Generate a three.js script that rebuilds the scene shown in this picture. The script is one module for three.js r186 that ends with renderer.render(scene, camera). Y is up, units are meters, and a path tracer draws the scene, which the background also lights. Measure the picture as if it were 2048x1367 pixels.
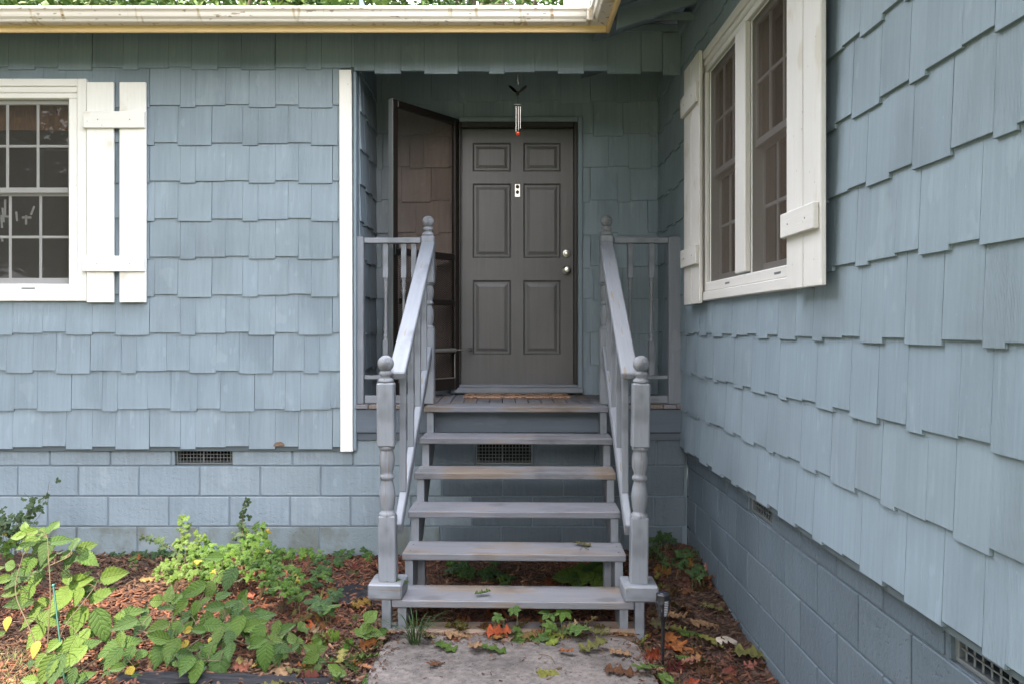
import * as THREE from 'three';
import { mergeGeometries } from 'three/addons/utils/BufferGeometryUtils.js';
import { ConvexGeometry } from 'three/addons/geometries/ConvexGeometry.js';

// ---------------------------------------------------------------- camera, sky, sun, exposure
const scene = new THREE.Scene();
const EYE = 1.55, FPX = 1800;                                   // eye height in metres, focal length in pixels of the 2048 wide photograph
const camera = new THREE.PerspectiveCamera(2 * Math.atan(683.5 / FPX) * 180 / Math.PI, 2048 / 1367, 0.05, 600);
camera.position.set(0, EYE, 0);
camera.lookAt(0, EYE, -10);
camera.setViewOffset(2048, 1367, 18, 28.5, 2048, 1367);         // a shift lens: upright walls stay upright

const SUN = new THREE.Vector3(-0.36, 0.74, 0.57).normalize();
{
  const w = 512, h = 256, d = new Float32Array(w * h * 4);
  const hash = (x, y) => { const s = Math.sin(x * 127.1 + y * 311.7) * 43758.5453; return s - Math.floor(s); };
  const vn = (x, y, px) => { const i = Math.floor(x), j = Math.floor(y), f = x - i, g = y - j, a = f * f * (3 - 2 * f), b = g * g * (3 - 2 * g), m = (k) => ((k % px) + px) % px;
    return (hash(m(i), j) * (1 - a) + hash(m(i + 1), j) * a) * (1 - b) + (hash(m(i), j + 1) * (1 - a) + hash(m(i + 1), j + 1) * a) * b; };
  for (let j = 0; j < h; j++) for (let i = 0; i < w; i++) {
    const el = ((j + 0.5) / h - 0.5) * Math.PI, e = Math.max(0, Math.sin(el));
    let n = 0, amp = 0.5, fr = 8;
    for (let o = 0; o < 4; o++) { n += amp * vn(i / w * fr, j / h * fr * 0.8 + o * 9, fr); amp *= 0.5; fr *= 2; }
    const az = (i + 0.5) / w * 2 * Math.PI - Math.PI, sd = Math.max(0, Math.cos(el) * (Math.cos(az) * SUN.x + Math.sin(az) * SUN.z) + Math.sin(el) * SUN.y), halo = 1 + 0.7 * Math.pow(sd, 5);
    const c = Math.min(1, Math.max(0, (n - 0.34) * 3.2)), k = (j * w + i) * 4;
    const b = [0.52 + 0.14 * (1 - e), 0.58 + 0.10 * (1 - e), 0.72];
    const m = 0.72 * c + 0.14 * (1 - e), below = 3.0 * (el < 0 ? 0.12 : halo * (1 + 2 * e) / 3);
    d[k] = (b[0] * (1 - m) + 1.0 * m) * below; d[k + 1] = (b[1] * (1 - m) + 0.945 * m) * below; d[k + 2] = (b[2] * (1 - m) + 0.95 * m) * below; d[k + 3] = 1;
  }
  const t = new THREE.DataTexture(d, w, h, THREE.RGBAFormat, THREE.FloatType);
  t.mapping = THREE.EquirectangularReflectionMapping; t.minFilter = t.magFilter = THREE.LinearFilter; t.needsUpdate = true;
  scene.background = t; scene.environment = t;
}
scene.backgroundIntensity = 1; scene.environmentIntensity = 1;
const sun = new THREE.DirectionalLight(0xfff0d8, 3.6);
sun.castShadow = true; sun.shadow.radius = 1;
sun.shadow.mapSize.set(4096, 4096);
Object.assign(sun.shadow.camera, { left: -12, right: 12, top: 12, bottom: -12, near: 1, far: 70 });
sun.target.position.set(0, 1, -5); sun.position.copy(sun.target.position).addScaledVector(SUN, 30); scene.add(sun, sun.target);
const renderer = new THREE.WebGLRenderer({ antialias: true });
renderer.setSize(1024, 683);
renderer.toneMapping = THREE.LinearToneMapping;
renderer.toneMappingExposure = 5.4;
renderer.shadowMap.enabled = true; renderer.shadowMap.type = THREE.PCFSoftShadowMap;

// ---------------------------------------------------------------- helpers
let seed = 7;
const rnd = () => { seed = (seed + 0x6D2B79F5) | 0; let t = Math.imul(seed ^ (seed >>> 15), 1 | seed); t = (t + Math.imul(t ^ (t >>> 7), 61 | t)) ^ t; return ((t ^ (t >>> 14)) >>> 0) / 4294967296; };
const rr = (a, b) => a + (b - a) * rnd();
const pick = (a) => a[Math.floor(rnd() * a.length)];
const wx = (px, d) => (px - 1006) * d / FPX, wy = (py, d) => EYE - (py - 655) * d / FPX;   // from a measured pixel and a distance to metres
const V = (x, y, z) => new THREE.Vector3(x, y, z);
const clamp = (x, a, b) => Math.min(b, Math.max(a, x)), smooth = (a, b, x) => { const t = clamp((x - a) / (b - a), 0, 1); return t * t * (3 - 2 * t); };
const used = {};
const numbered = (n) => { const k = used[n] = (used[n] ?? -1) + 1; return k ? `${n}_${String(k).padStart(3, '0')}` : n; };
function thing(name, label, category, [x, y, z] = [0, 0, 0], turn = 0, group, kind) {
  const o = new THREE.Group(); o.name = numbered(name); o.position.set(x, y, z); o.rotation.y = turn;
  o.userData = { label, category }; if (group) o.userData.group = group; if (kind) o.userData.kind = kind;
  scene.add(o); return o;
}
function mesh(name, geo, mat, parent, [x, y, z] = [0, 0, 0], rot) {       // a part (or a top-level mesh when parent is the scene)
  const m = new THREE.Mesh(geo, mat); m.name = numbered(name); m.position.set(x, y, z); if (rot) m.rotation.set(...rot);
  m.castShadow = m.receiveShadow = true; parent.add(m); return m;
}
function group(name, parent, [x, y, z] = [0, 0, 0], turn = 0) { const g = new THREE.Group(); g.name = numbered(name); g.position.set(x, y, z); g.rotation.y = turn; parent.add(g); return g; }
const tag = (o, label, category, group, kind) => { Object.assign(o.userData, { label, category }); if (group) o.userData.group = group; if (kind) o.userData.kind = kind; return o; };

// texture coordinates in metres: each face is mapped along its main direction; axis is the direction of the grain (it becomes v)
function boxUV(g, axis = 'y', ox = 0, oy = 0) {
  g = g.index ? g.toNonIndexed() : g; g.computeVertexNormals();
  const p = g.attributes.position, n = g.attributes.normal, uv = new Float32Array(p.count * 2);
  for (let i = 0; i < p.count; i += 3) {
    const a = Math.abs(n.getX(i)), b = Math.abs(n.getY(i)), c = Math.abs(n.getZ(i));
    const drop = a >= b && a >= c ? 'x' : b >= c ? 'y' : 'z';
    const rest = ['x', 'y', 'z'].filter((k) => k !== drop), v = rest.includes(axis) ? axis : rest[1], u = rest.find((k) => k !== v);
    for (let j = i; j < i + 3; j++) { const q = { x: p.getX(j), y: p.getY(j), z: p.getZ(j) }; uv[j * 2] = q[u] + ox; uv[j * 2 + 1] = q[v] + oy; }
  }
  g.setAttribute('uv', new THREE.BufferAttribute(uv, 2));
  for (const k of Object.keys(g.attributes)) if (!['position', 'normal', 'uv', 'color'].includes(k)) g.deleteAttribute(k);
  return g;
}
const cbCache = new Map();
function cbox(w, h, d, c = 0.004, axis = 'y', v = 0) {                     // a box with chamfered edges, centred
  const key = [w.toFixed(4), h.toFixed(4), d.toFixed(4), c, axis, v].join();
  if (cbCache.has(key)) return cbCache.get(key);
  c = Math.min(c, w * 0.3, h * 0.3, d * 0.3);
  const pts = [];
  for (const x of [-1, 1]) for (const y of [-1, 1]) for (const z of [-1, 1]) {
    const X = x * w / 2, Y = y * h / 2, Z = z * d / 2;
    pts.push(V(X - x * c, Y - y * c, Z), V(X - x * c, Y, Z - z * c), V(X, Y - y * c, Z - z * c));
  }
  const g = boxUV(new ConvexGeometry(pts), axis, v * 0.37, v * 0.61);
  cbCache.set(key, g); return g;
}
const boxAt = (x0, x1, y0, y1, z0, z1, c = 0.003, axis = 'y', v = 0) => cbox(x1 - x0, y1 - y0, z1 - z0, c, axis, v).clone().translate((x0 + x1) / 2, (y0 + y1) / 2, (z0 + z1) / 2);
const merge = (list) => { const l = list.map((g) => { g = g.index ? g.toNonIndexed() : g.clone(); for (const k of Object.keys(g.attributes)) if (!['position', 'normal', 'uv', 'color'].includes(k)) g.deleteAttribute(k); if (!g.attributes.uv) g = boxUV(g); return g; });
  const anyC = l.some((g) => g.attributes.color); if (anyC) for (const g of l) if (!g.attributes.color) g.setAttribute('color', new THREE.BufferAttribute(new Float32Array(g.attributes.position.count * 3).fill(1), 3));
  return mergeGeometries(l); };
function tube(points, r, seg = 24, rad = 7, taper = 1) {
  const c = new THREE.CatmullRomCurve3(points.map((p) => p.isVector3 ? p : V(...p)));
  const g = new THREE.TubeGeometry(c, seg, r, rad);
  if (taper !== 1) { const p = g.attributes.position; for (let i = 0; i <= seg; i++) { const q = c.getPointAt(i / seg), k = 1 + (taper - 1) * i / seg; for (let j = 0; j <= rad; j++) { const a = i * (rad + 1) + j; p.setXYZ(a, q.x + (p.getX(a) - q.x) * k, q.y + (p.getY(a) - q.y) * k, q.z + (p.getZ(a) - q.z) * k); } } g.computeVertexNormals(); }
  return g;
}
const lathe = (pts, seg = 20) => new THREE.LatheGeometry(pts.map(([r, y]) => new THREE.Vector2(r, y)), seg);
const vcol = (g, c) => { const n = g.attributes.position.count, a = new Float32Array(n * 3); for (let i = 0; i < n; i++) a.set(c, i * 3); g.setAttribute('color', new THREE.BufferAttribute(a, 3)); return g; };

// ---------------------------------------------------------------- procedural textures
const H2 = (x, y, s) => { let h = Math.imul(x, 374761393) + Math.imul(y, 668265263) + Math.imul(s, 1274126177); h = Math.imul(h ^ (h >>> 13), 1274126177); return ((h ^ (h >>> 16)) >>> 0) / 4294967296; };
function vnoise(x, y, px, py, s = 0) { const i = Math.floor(x), j = Math.floor(y), f = x - i, g = y - j, a = f * f * (3 - 2 * f), b = g * g * (3 - 2 * g), i0 = ((i % px) + px) % px, i1 = (i0 + 1) % px, j0 = ((j % py) + py) % py, j1 = (j0 + 1) % py;
  return (H2(i0, j0, s) * (1 - a) + H2(i1, j0, s) * a) * (1 - b) + (H2(i0, j1, s) * (1 - a) + H2(i1, j1, s) * a) * b; }
function fbm(u, v, fx, fy, oct = 4, s = 0) { let n = 0, a = 0.5, t = 0; for (let o = 0; o < oct; o++) { n += a * vnoise(u * fx, v * fy, fx, fy, s + o); t += a; a *= 0.5; fx *= 2; fy *= 2; } return n / t; }
function tex(w, h, fn, srgb = false, metres = 1, mh = metres) {
  const d = new Uint8Array(w * h * 4);
  for (let j = 0; j < h; j++) for (let i = 0; i < w; i++) { const c = fn(i / w, j / h), k = (j * w + i) * 4; const q = typeof c === 'number' ? [c, c, c] : c;
    for (let m = 0; m < 3; m++) d[k + m] = 255 * clamp(q[m], 0, 1); d[k + 3] = 255; }
  const t = new THREE.DataTexture(d, w, h); t.wrapS = t.wrapT = THREE.RepeatWrapping; t.magFilter = THREE.LinearFilter; t.minFilter = THREE.LinearMipmapLinearFilter; t.generateMipmaps = true;
  if (srgb) t.colorSpace = THREE.SRGBColorSpace; t.repeat.set(1 / metres, 1 / mh); t.needsUpdate = true; return t;
}
const grainH = (u, v, k = 46, s = 3) => { const wob = 4.5 * fbm(u, v, 5, 2, 3, s) + 1.2 * fbm(u, v, 13, 4, 2, s + 5);
  const r = Math.abs(((u * k + wob) % 1 + 1) % 1 - 0.5) * 2, strong = smooth(0.35, 0.65, fbm(u, v, 7, 2, 2, s + 9));
  return 0.55 + (Math.pow(r, 0.6) - 0.6) * 0.42 * (0.25 + strong) + (vnoise(u * 256, v * 12, 256, 12, s) - 0.5) * 0.22 + (vnoise(u * 60, v * 60, 60, 60, s + 2) - 0.5) * 0.06; };
const T = {};
T.grain = tex(2048, 1024, (u, v) => grainH(u, v, 150), false, 0.9);
T.paint = tex(1024, 1024, (u, v) => { let c = 0.86 + 0.26 * (fbm(u, v, 5, 4, 5, 20) - 0.5) + 0.10 * (vnoise(u * 160, v * 9, 160, 9, 21) - 0.5) + 0.05 * (grainH(u, v) - 0.5);
  const w = smooth(0.72, 0.8, fbm(u, v, 14, 10, 4, 25)) * 0.09, sc = smooth(0.80, 0.86, vnoise(u * 90, v * 14, 90, 14, 26)) * smooth(0.55, 0.7, fbm(u, v, 8, 8, 2, 27)) * 0.13, sp = H2(Math.floor(u * 300), Math.floor(v * 300), 28) > 0.9992 ? 0.3 : 0;
  c += sc; return [c + w * 1.15 + sp, c + w + sp, c + w * 0.85 + sp]; }, false, 1.7);
T.block = tex(512, 512, (u, v) => { let h = 0.6 + 0.35 * (fbm(u, v, 26, 26, 4, 40) - 0.5); const p = vnoise(u * 44, v * 66, 44, 66, 41); if (p > 0.83) h -= (p - 0.83) * 2.6 * smooth(0.4, 0.6, fbm(u, v, 5, 5, 2, 42)); return h; }, false, 0.5);
T.splash = tex(512, 512, (u, v) => { const st = smooth(0.42, 0.7, fbm(u, v, 7, 5, 5, 46)), c = 1.0 + 0.25 * (fbm(u, v, 5, 4, 4, 47) - 0.5); return [c * (1 - 0.30 * st), c * (1 - 0.36 * st), c * (1 - 0.44 * st)]; }, false, 0.9);
T.white = tex(512, 512, (u, v) => { const c = 0.95 + 0.1 * (fbm(u, v, 6, 3, 4, 50) - 0.5) + 0.05 * (vnoise(u * 128, v * 7, 128, 7, 51) - 0.5), d = smooth(0.64, 0.8, fbm(u, v, 9, 5, 4, 52)) * 0.2, sp = H2(Math.floor(u * 170), Math.floor(v * 170), 53) > 0.9994 ? 0.35 : 0;
  return [c - d * 0.7 - sp, c - d * 0.85 - sp, c - d * 1.2 - sp]; }, false, 1.1);
T.worn = tex(1024, 512, (u, v) => {                                        // grey deck paint worn through to wood along the grain; u across, v along the grain
  const st = vnoise(u * 120, v * 5, 120, 5, 60) * 0.5 + fbm(u, v, 24, 3, 3, 61) * 0.5, big = fbm(u, v, 3, 3, 4, 62);
  const wear = smooth(0.46, 0.58, big * 0.55 + st * 0.45), deep = smooth(0.53, 0.63, big * 0.45 + st * 0.55), dirt = smooth(0.5, 0.8, fbm(u, v, 7, 5, 4, 63));
  const a = [0.58, 0.60, 0.67], b = [0.66, 0.55, 0.47], c = [0.50, 0.39, 0.30];
  return [0, 1, 2].map((i) => { let q = a[i] * (1 - wear) + b[i] * wear; q = q * (1 - deep * 0.7) + c[i] * deep * 0.7; return (q * (0.86 + 0.28 * (st - 0.5) + 0.2 * (big - 0.5))) * (1 - 0.38 * dirt); }); }, false, 0.9);
T.chip = tex(512, 512, (u, v) => { const st = vnoise(u * 90, v * 6, 90, 6, 70) * 0.6 + fbm(u, v, 10, 5, 4, 71) * 0.4, w = smooth(0.665, 0.72, st) * 0.9, s = smooth(0.5, 0.75, fbm(u, v, 6, 4, 4, 72));
  const a = [0.90, 0.92, 0.94], b = [0.78, 0.60, 0.42]; return [0, 1, 2].map((i) => (a[i] * (1 - w) + b[i] * w) * (1 - 0.34 * s) + 0.22 * (st - 0.5)); }, false, 0.8);
T.gutter = tex(1024, 256, (u, v) => { const run = smooth(0.66, 0.8, fbm(u, v, 90, 3, 3, 80)) * smooth(0.4, 0.65, fbm(u, v, 6, 1, 2, 81)), sp = smooth(0.73, 0.82, fbm(u, v, 60, 24, 3, 82)), d = 0.12 * (fbm(u, v, 5, 2, 4, 83) - 0.5);
  const c = 0.95 + d; return [c - run * 0.28 - sp * 0.5, c - run * 0.36 - sp * 0.56, c - run * 0.5 - sp * 0.62]; }, false, 3, 0.4);
T.concrete = tex(1024, 1024, (u, v) => { const b = fbm(u, v, 4, 4, 5, 90), f = fbm(u, v, 60, 60, 3, 91), ag = H2(Math.floor(u * 260), Math.floor(v * 260), 92), p = vnoise(u * 200, v * 200, 200, 200, 93); let c = 0.5 + 0.5 * (b - 0.5) + 0.5 * (f - 0.5);
  if (ag > 0.975) c += 0.12; if (p > 0.83) c -= 0.26; const st = smooth(0.55, 0.75, fbm(u, v, 5, 5, 4, 94)); c *= 1 - 0.26 * st; return [c * 1.04, c * 0.98, c * 0.95]; }, false, 1.3);
T.concreteB = tex(512, 512, (u, v) => 0.5 + 0.6 * (fbm(u, v, 40, 40, 4, 96) - 0.5) + (vnoise(u * 100, v * 100, 100, 100, 97) > 0.86 ? -0.25 : 0), false, 0.65);
T.brush = tex(512, 512, (u, v) => 0.5 + 0.5 * (vnoise(u * 130, v * 5, 130, 5, 100) - 0.5) + 0.3 * (fbm(u, v, 4, 4, 3, 101) - 0.5), false, 0.9);
T.doorC = tex(512, 512, (u, v) => { const c = 0.84 + 0.36 * (fbm(u, v, 3, 4, 4, 104) - 0.5) + 0.14 * (vnoise(u * 90, v * 5, 90, 5, 105) - 0.5); return [c * 1.01, c, c * 0.99]; }, false, 1.3);
T.leaf = tex(256, 256, (u, v) => { const s = Math.abs(u - 0.5) * 2, mid = Math.exp(-Math.pow(s / 0.05, 2)), sv = Math.pow(Math.abs(Math.sin((v * 7.5 - s * 1.7) * Math.PI)), 14) * (1 - s * 0.4); const n = fbm(u, v, 6, 6, 3, 110) - 0.5, c = 0.80 + 0.3 * n + 0.22 * mid + 0.16 * sv; return [c * (1.02 + 0.12 * mid), c, c * (0.9 + 0.3 * mid)]; });
T.leafB = tex(256, 256, (u, v) => { const s = Math.abs(u - 0.5) * 2, mid = Math.exp(-Math.pow(s / 0.06, 2)), sv = Math.pow(Math.abs(Math.sin((v * 7.5 - s * 1.7) * Math.PI)), 6); return 0.75 - 0.4 * mid - 0.3 * sv + 0.2 * (fbm(u, v, 20, 20, 2, 112) - 0.5); });
T.dry = tex(256, 256, (u, v) => { const s = Math.abs(u - 0.5) * 2, mid = Math.exp(-Math.pow(s / 0.05, 2)), n = fbm(u, v, 5, 5, 4, 115), c = 0.72 + 0.7 * (n - 0.5) + 0.2 * mid; return [c, c * 0.97, c * 0.92]; });
T.mat = tex(512, 512, (u, v) => { const n = fbm(u, v, 60, 60, 2, 120), b = fbm(u, v, 5, 7, 3, 121), k = smooth(0.62, 0.68, b), c = 0.55 + 0.7 * (n - 0.5); return [c * (1 - 0.8 * k), c * 0.66 * (1 - 0.75 * k), c * 0.45 * (1 - 0.7 * k)]; }, false, 0.7, 0.35);
T.soil = tex(512, 512, (u, v) => { const c = 0.5 + 0.8 * (fbm(u, v, 30, 30, 4, 125) - 0.5); return [c, c * 0.72, c * 0.58]; }, false, 0.6);
T.lawn = tex(512, 512, (u, v) => { const c = 0.5 + 0.7 * (fbm(u, v, 12, 12, 5, 130) - 0.5), b = fbm(u, v, 3, 3, 3, 131); return [c * (0.55 + 0.5 * b), c * 0.8, c * 0.32]; }, false, 4);
T.bark = tex(256, 256, (u, v) => 0.5 + 0.8 * (fbm(u, v, 16, 3, 4, 135) - 0.5), false, 1);
T.blind = tex(256, 256, (u, v) => { const c = 0.7 + 0.5 * (vnoise(u * 5, v * 90, 5, 90, 140) - 0.5) + 0.4 * (fbm(u, v, 2, 20, 3, 141) - 0.5); return [c, c * 0.9, c * 0.8]; }, false, 0.5);
T.rock = tex(256, 256, (u, v) => { const c = 0.75 + 0.7 * (fbm(u, v, 4, 4, 4, 145) - 0.5); return [c, c * 0.96, c * 0.88]; }, false, 0.3);
const C = (r, g, b) => new THREE.Color().setRGB(r, g, b);
const std = (o) => new THREE.MeshStandardMaterial({ roughness: 0.7, side: THREE.DoubleSide, ...o });
const M = {};
const siding = [[0.229, 0.290, 0.334], [0.222, 0.283, 0.327], [0.235, 0.296, 0.338], [0.227, 0.285, 0.323]];
M.shingle = siding.map((c) => std({ color: C(...c), map: T.paint, bumpMap: T.grain, bumpScale: 0.0032, roughness: 0.62 }));
M.sidingPlain = std({ color: C(0.196, 0.252, 0.292), map: T.paint, bumpMap: T.grain, bumpScale: 0.001, roughness: 0.65 });
M.sheet = std({ color: C(0.09, 0.115, 0.125), roughness: 0.9 });
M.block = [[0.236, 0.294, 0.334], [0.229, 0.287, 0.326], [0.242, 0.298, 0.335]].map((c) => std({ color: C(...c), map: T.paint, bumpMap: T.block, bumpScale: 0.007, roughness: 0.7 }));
M.blockDark = [[0.108, 0.142, 0.168], [0.102, 0.135, 0.162], [0.113, 0.147, 0.172]].map((c) => std({ color: C(...c), map: T.paint, bumpMap: T.block, bumpScale: 0.007, roughness: 0.6 }));  // right wing's own darker paint; behind the steps, shade put into the colour
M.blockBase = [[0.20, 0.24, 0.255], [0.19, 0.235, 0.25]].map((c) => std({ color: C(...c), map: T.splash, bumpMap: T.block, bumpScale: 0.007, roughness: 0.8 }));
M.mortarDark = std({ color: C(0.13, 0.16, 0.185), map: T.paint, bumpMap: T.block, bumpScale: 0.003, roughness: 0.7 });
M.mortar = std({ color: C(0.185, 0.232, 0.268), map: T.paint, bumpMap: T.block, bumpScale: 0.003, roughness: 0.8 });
M.trimOldShade = std({ color: C(0.64, 0.615, 0.58), map: T.white, bumpMap: T.grain, bumpScale: 0.0012, roughness: 0.55 });  // dirty aged cream trim, with the right wall's weaker light painted in
M.tape = std({ color: C(0.3, 0.3, 0.29) });
M.porchShadeBlue = std({ color: C(0.10, 0.125, 0.155), map: T.paint, bumpMap: T.grain, bumpScale: 0.0012, roughness: 0.6 });  // rim and ledger boards: shadow under the porch put into the colour
M.white = std({ color: C(0.80, 0.79, 0.75), map: T.white, bumpMap: T.grain, bumpScale: 0.0008, roughness: 0.5 });
M.vinyl = std({ color: C(0.70, 0.70, 0.69), roughness: 0.4 });
M.gutter = std({ color: C(0.74, 0.68, 0.60), map: T.gutter, roughness: 0.45 });
M.fascia = std({ color: C(0.78, 0.56, 0.27), map: T.white, roughness: 0.6 });
M.stair = std({ color: C(0.216, 0.228, 0.248), map: T.chip, bumpMap: T.grain, bumpScale: 0.0012, roughness: 0.55 });
M.stairPlain = std({ color: C(0.19, 0.208, 0.235), map: T.paint, bumpMap: T.grain, bumpScale: 0.0008, roughness: 0.5 });
M.tread = [0, 1, 2].map((k) => { const m = std({ color: C(0.300 + k * 0.006, 0.296 + k * 0.005, 0.296), map: T.worn, bumpMap: T.grain, bumpScale: 0.003, roughness: 0.75 }); return m; });
M.bareWood = std({ color: C(0.34, 0.265, 0.20), map: T.worn, bumpMap: T.grain, bumpScale: 0.003, roughness: 0.85 });
M.deck = std({ color: C(0.34, 0.325, 0.32), map: T.worn, bumpMap: T.grain, bumpScale: 0.002, roughness: 0.8 });
M.timber = std({ color: C(0.50, 0.44, 0.40), map: T.worn, bumpMap: T.grain, bumpScale: 0.006, roughness: 0.9 });
M.door = std({ color: C(0.090, 0.088, 0.089), map: T.doorC, bumpMap: T.brush, bumpScale: 0.0006, roughness: 0.42 });
M.bronze = std({ color: C(0.014, 0.010, 0.008), roughness: 0.45 });
M.silver = std({ color: C(0.62, 0.60, 0.56), roughness: 0.28, metalness: 1 });
M.alum = std({ color: C(0.45, 0.44, 0.42), roughness: 0.4, metalness: 0.8 });
M.black = std({ color: C(0.012, 0.012, 0.014), roughness: 0.35 });
M.screenL = std({ color: C(0.075, 0.07, 0.06), transparent: true, opacity: 0.42, roughness: 1 });
M.screenR = std({ color: C(0.042, 0.026, 0.014), transparent: true, opacity: 0.66, roughness: 1 });
M.galv = std({ color: C(0.17, 0.185, 0.185), roughness: 0.55, metalness: 0.4 });
M.dark = std({ color: C(0.012, 0.012, 0.012), roughness: 0.95 });
M.room = std({ color: C(0.32, 0.30, 0.27), roughness: 0.95 });
M.blindWood = std({ color: C(0.30, 0.16, 0.075), map: T.blind, roughness: 0.5 });
M.glass = new THREE.MeshPhysicalMaterial({ color: 0xffffff, roughness: 0, transmission: 1, thickness: 0, ior: 1.5, side: THREE.DoubleSide });
M.screenGlass = new THREE.MeshPhysicalMaterial({ color: C(0.8, 0.76, 0.70), roughness: 0, transmission: 1, thickness: 0, ior: 1.5, side: THREE.DoubleSide });
M.tint = new THREE.MeshPhysicalMaterial({ color: C(0.78, 0.62, 0.54), roughness: 0, transmission: 1, thickness: 0, ior: 1.5, side: THREE.DoubleSide });
// ---------------------------------------------------------------- the house
const house = thing('house', 'blue grey shingled house with white trim, recessed porch and open storm door', 'house', [0, 0, -6]);
const HZ = -6;
const hpos = (x, y, z) => [x, y, z - HZ];
function sub(rects, [a0, a1, b0, b1]) {                                   // cuts a rectangle out of rectangles [u0, u1, v0, v1]
  const out = [];
  for (const [u0, u1, v0, v1] of rects) {
    if (u1 <= a0 || u0 >= a1 || v1 <= b0 || v0 >= b1) { out.push([u0, u1, v0, v1]); continue; }
    if (u0 < a0) out.push([u0, a0, v0, v1]);
    if (u1 > a1) out.push([a1, u1, v0, v1]);
    const m0 = Math.max(u0, a0), m1 = Math.min(u1, a1);
    if (v0 < b0) out.push([m0, m1, v0, b0]);
    if (v1 > b1) out.push([m0, m1, b1, v1]);
  }
  return out.filter(([a, b, c, d]) => b - a > 0.006 && d - c > 0.006);
}
function sheet(u0, u1, v0, v1, holes, depth) {                             // a wall panel with openings, its front at z = 0
  const s = new THREE.Shape([[u0, v0], [u1, v0], [u1, v1], [u0, v1]].map((p) => new THREE.Vector2(...p)));
  for (const [a, b, c, d] of holes) s.holes.push(new THREE.Path([[a, c], [a, d], [b, d], [b, c]].map((p) => new THREE.Vector2(...p))));
  return new THREE.ExtrudeGeometry(s, { depth, bevelEnabled: false }).translate(0, 0, -depth);
}
// siding panels of 4 ft: seven shingles with their widths and how far each hangs down
const IN = 0.0254, PANEL = 48 * IN, SHW = [8.1, 4, 7.9, 6.1, 6.9, 6.1, 8.9].map((k) => k * IN), DROP = [0.002, 0.018, 0.005, -0.002, 0.017, 0.0, 0.019];
const ROW = 0.2523, ROW0 = 0.743;
const shCache = new Map();
function shingleGeo(w, h, h0, full, variant, xo) {                             // leans out towards its lower edge: from 4 mm to 14 mm thick over its full height
  const key = [w.toFixed(3), h.toFixed(3), h0.toFixed(3), variant, xo.toFixed(3)].join(); if (shCache.has(key)) return shCache.get(key);
  const th = (y) => 0.0155 - 0.0125 * y / full, a = h0, b = h0 + h, c = 0.0004;
  const lip = h0 < 0.002 ? 0.0012 : 0, prof = lip ? [[a, 0], [a, th(a) - lip], [a + lip * 0.8, th(a)], [b, th(b)], [b, 0]] : [[a, 0], [a, th(a)], [b, th(b)], [b, 0]];
  const pos = [], q = (...p) => { for (const [i, j, k] of [[0, 1, 2], [0, 2, 3]]) pos.push(...p[i], ...p[j], ...p[k]); };
  const at = (x, [y, z], s) => [x - s * (z > th(y) - 0.0005 ? c : 0), y, z];
  for (let i = 0; i < prof.length - 1; i++) { const p = prof[i], r = prof[i + 1]; q(at(w / 2, p, 1), at(w / 2, r, 1), at(-w / 2, r, -1), at(-w / 2, p, -1)); }
  for (const s of [-1, 1]) for (let i = 1; i < prof.length - 1; i++) pos.push(...at(s * w / 2, prof[0], s), ...at(s * w / 2, prof[s > 0 ? i + 1 : i], s), ...at(s * w / 2, prof[s > 0 ? i : i + 1], s));
  let g = new THREE.BufferGeometry(); g.setAttribute('position', new THREE.Float32BufferAttribute(pos, 3));
  g = boxUV(g, 'y', variant * 0.173 + xo, variant * 0.29); shCache.set(key, g); return g;
}
const allShingles = [];
const vtmp = new THREE.Vector3();
function inView(o, w, h, wallM) {                                          // size of a shingle in the photograph, 0 when outside the frame
  const c = vtmp.set(o.u, o.v, 0).applyMatrix4(wallM), d = -c.z; if (d < 0.3) return 0;
  const px = 1006 + c.x * FPX / d, py = 655 - (c.y - EYE) * FPX / d, m = 0.12 * FPX / d + 30;
  if (px < -m || px > 2048 + m || py < -m || py > 1367 + m) return 0;
  return w * h * Math.abs(o.nz(c)) / (d * d);
}
function shingledWall(wall, rows, u0, u1, holes, seedBase) {
  wall.updateWorldMatrix(true, false); const wm = wall.matrixWorld.clone(), normal = V(0, 0, 1).transformDirection(wm);
  rows.forEach(({ y, off, a = u0, b = u1, top = 99 }, ri) => {
    const first = Math.floor((a - off) / PANEL) - 1, last = Math.ceil((b - off) / PANEL);
    for (let k = first; k <= last; k++) {
      let x = off + k * PANEL; const variant = Math.floor(rnd() * 9), tone = Math.floor(rnd() * 4);
      SHW.forEach((w, i) => {
        const g = i === SHW.length - 1 ? 0.0040 : 0.0009, s0 = x + (i ? 0.0004 : 0.002), s1 = x + w - g / 2; x += w;
        const drop = DROP[i] + rr(-0.0015, 0.0015), yb = y + 0.019 - drop, full = Math.min(0.285, top - yb + 0.019);
        let rects = [[Math.max(s0, a), Math.min(s1, b), 0, full]].filter((r) => r[1] - r[0] > 0.006);
        for (const h of holes) rects = sub(rects, [h[0], h[1], h[2] - yb, h[3] - yb]);
        if (!rects.length) return;
        const cu = (Math.max(s0, a) + Math.min(s1, b)) / 2;
        const gs = rects.map((r) => { const gg = shingleGeo(r[1] - r[0], r[3] - r[2], r[2], 0.285, variant, (r[0] + r[1]) / 2 - off - k * PANEL); const dx = (r[0] + r[1]) / 2 - cu; return Math.abs(dx) < 1e-4 ? gg : gg.clone().translate(dx, 0, 0); });
        const area = inView({ u: cu, v: yb + 0.12, nz: (c) => normal.dot(V(-c.x, EYE - c.y, -c.z).normalize()) }, s1 - s0, 0.25, wm);
        allShingles.push({ wall, geo: gs.length > 1 ? merge(gs) : gs[0], u: cu, v: yb, z: rr(0, 0.0002), roll: rr(-0.0015, 0.0015), tone, area });
      });
    }
  });
}
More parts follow.
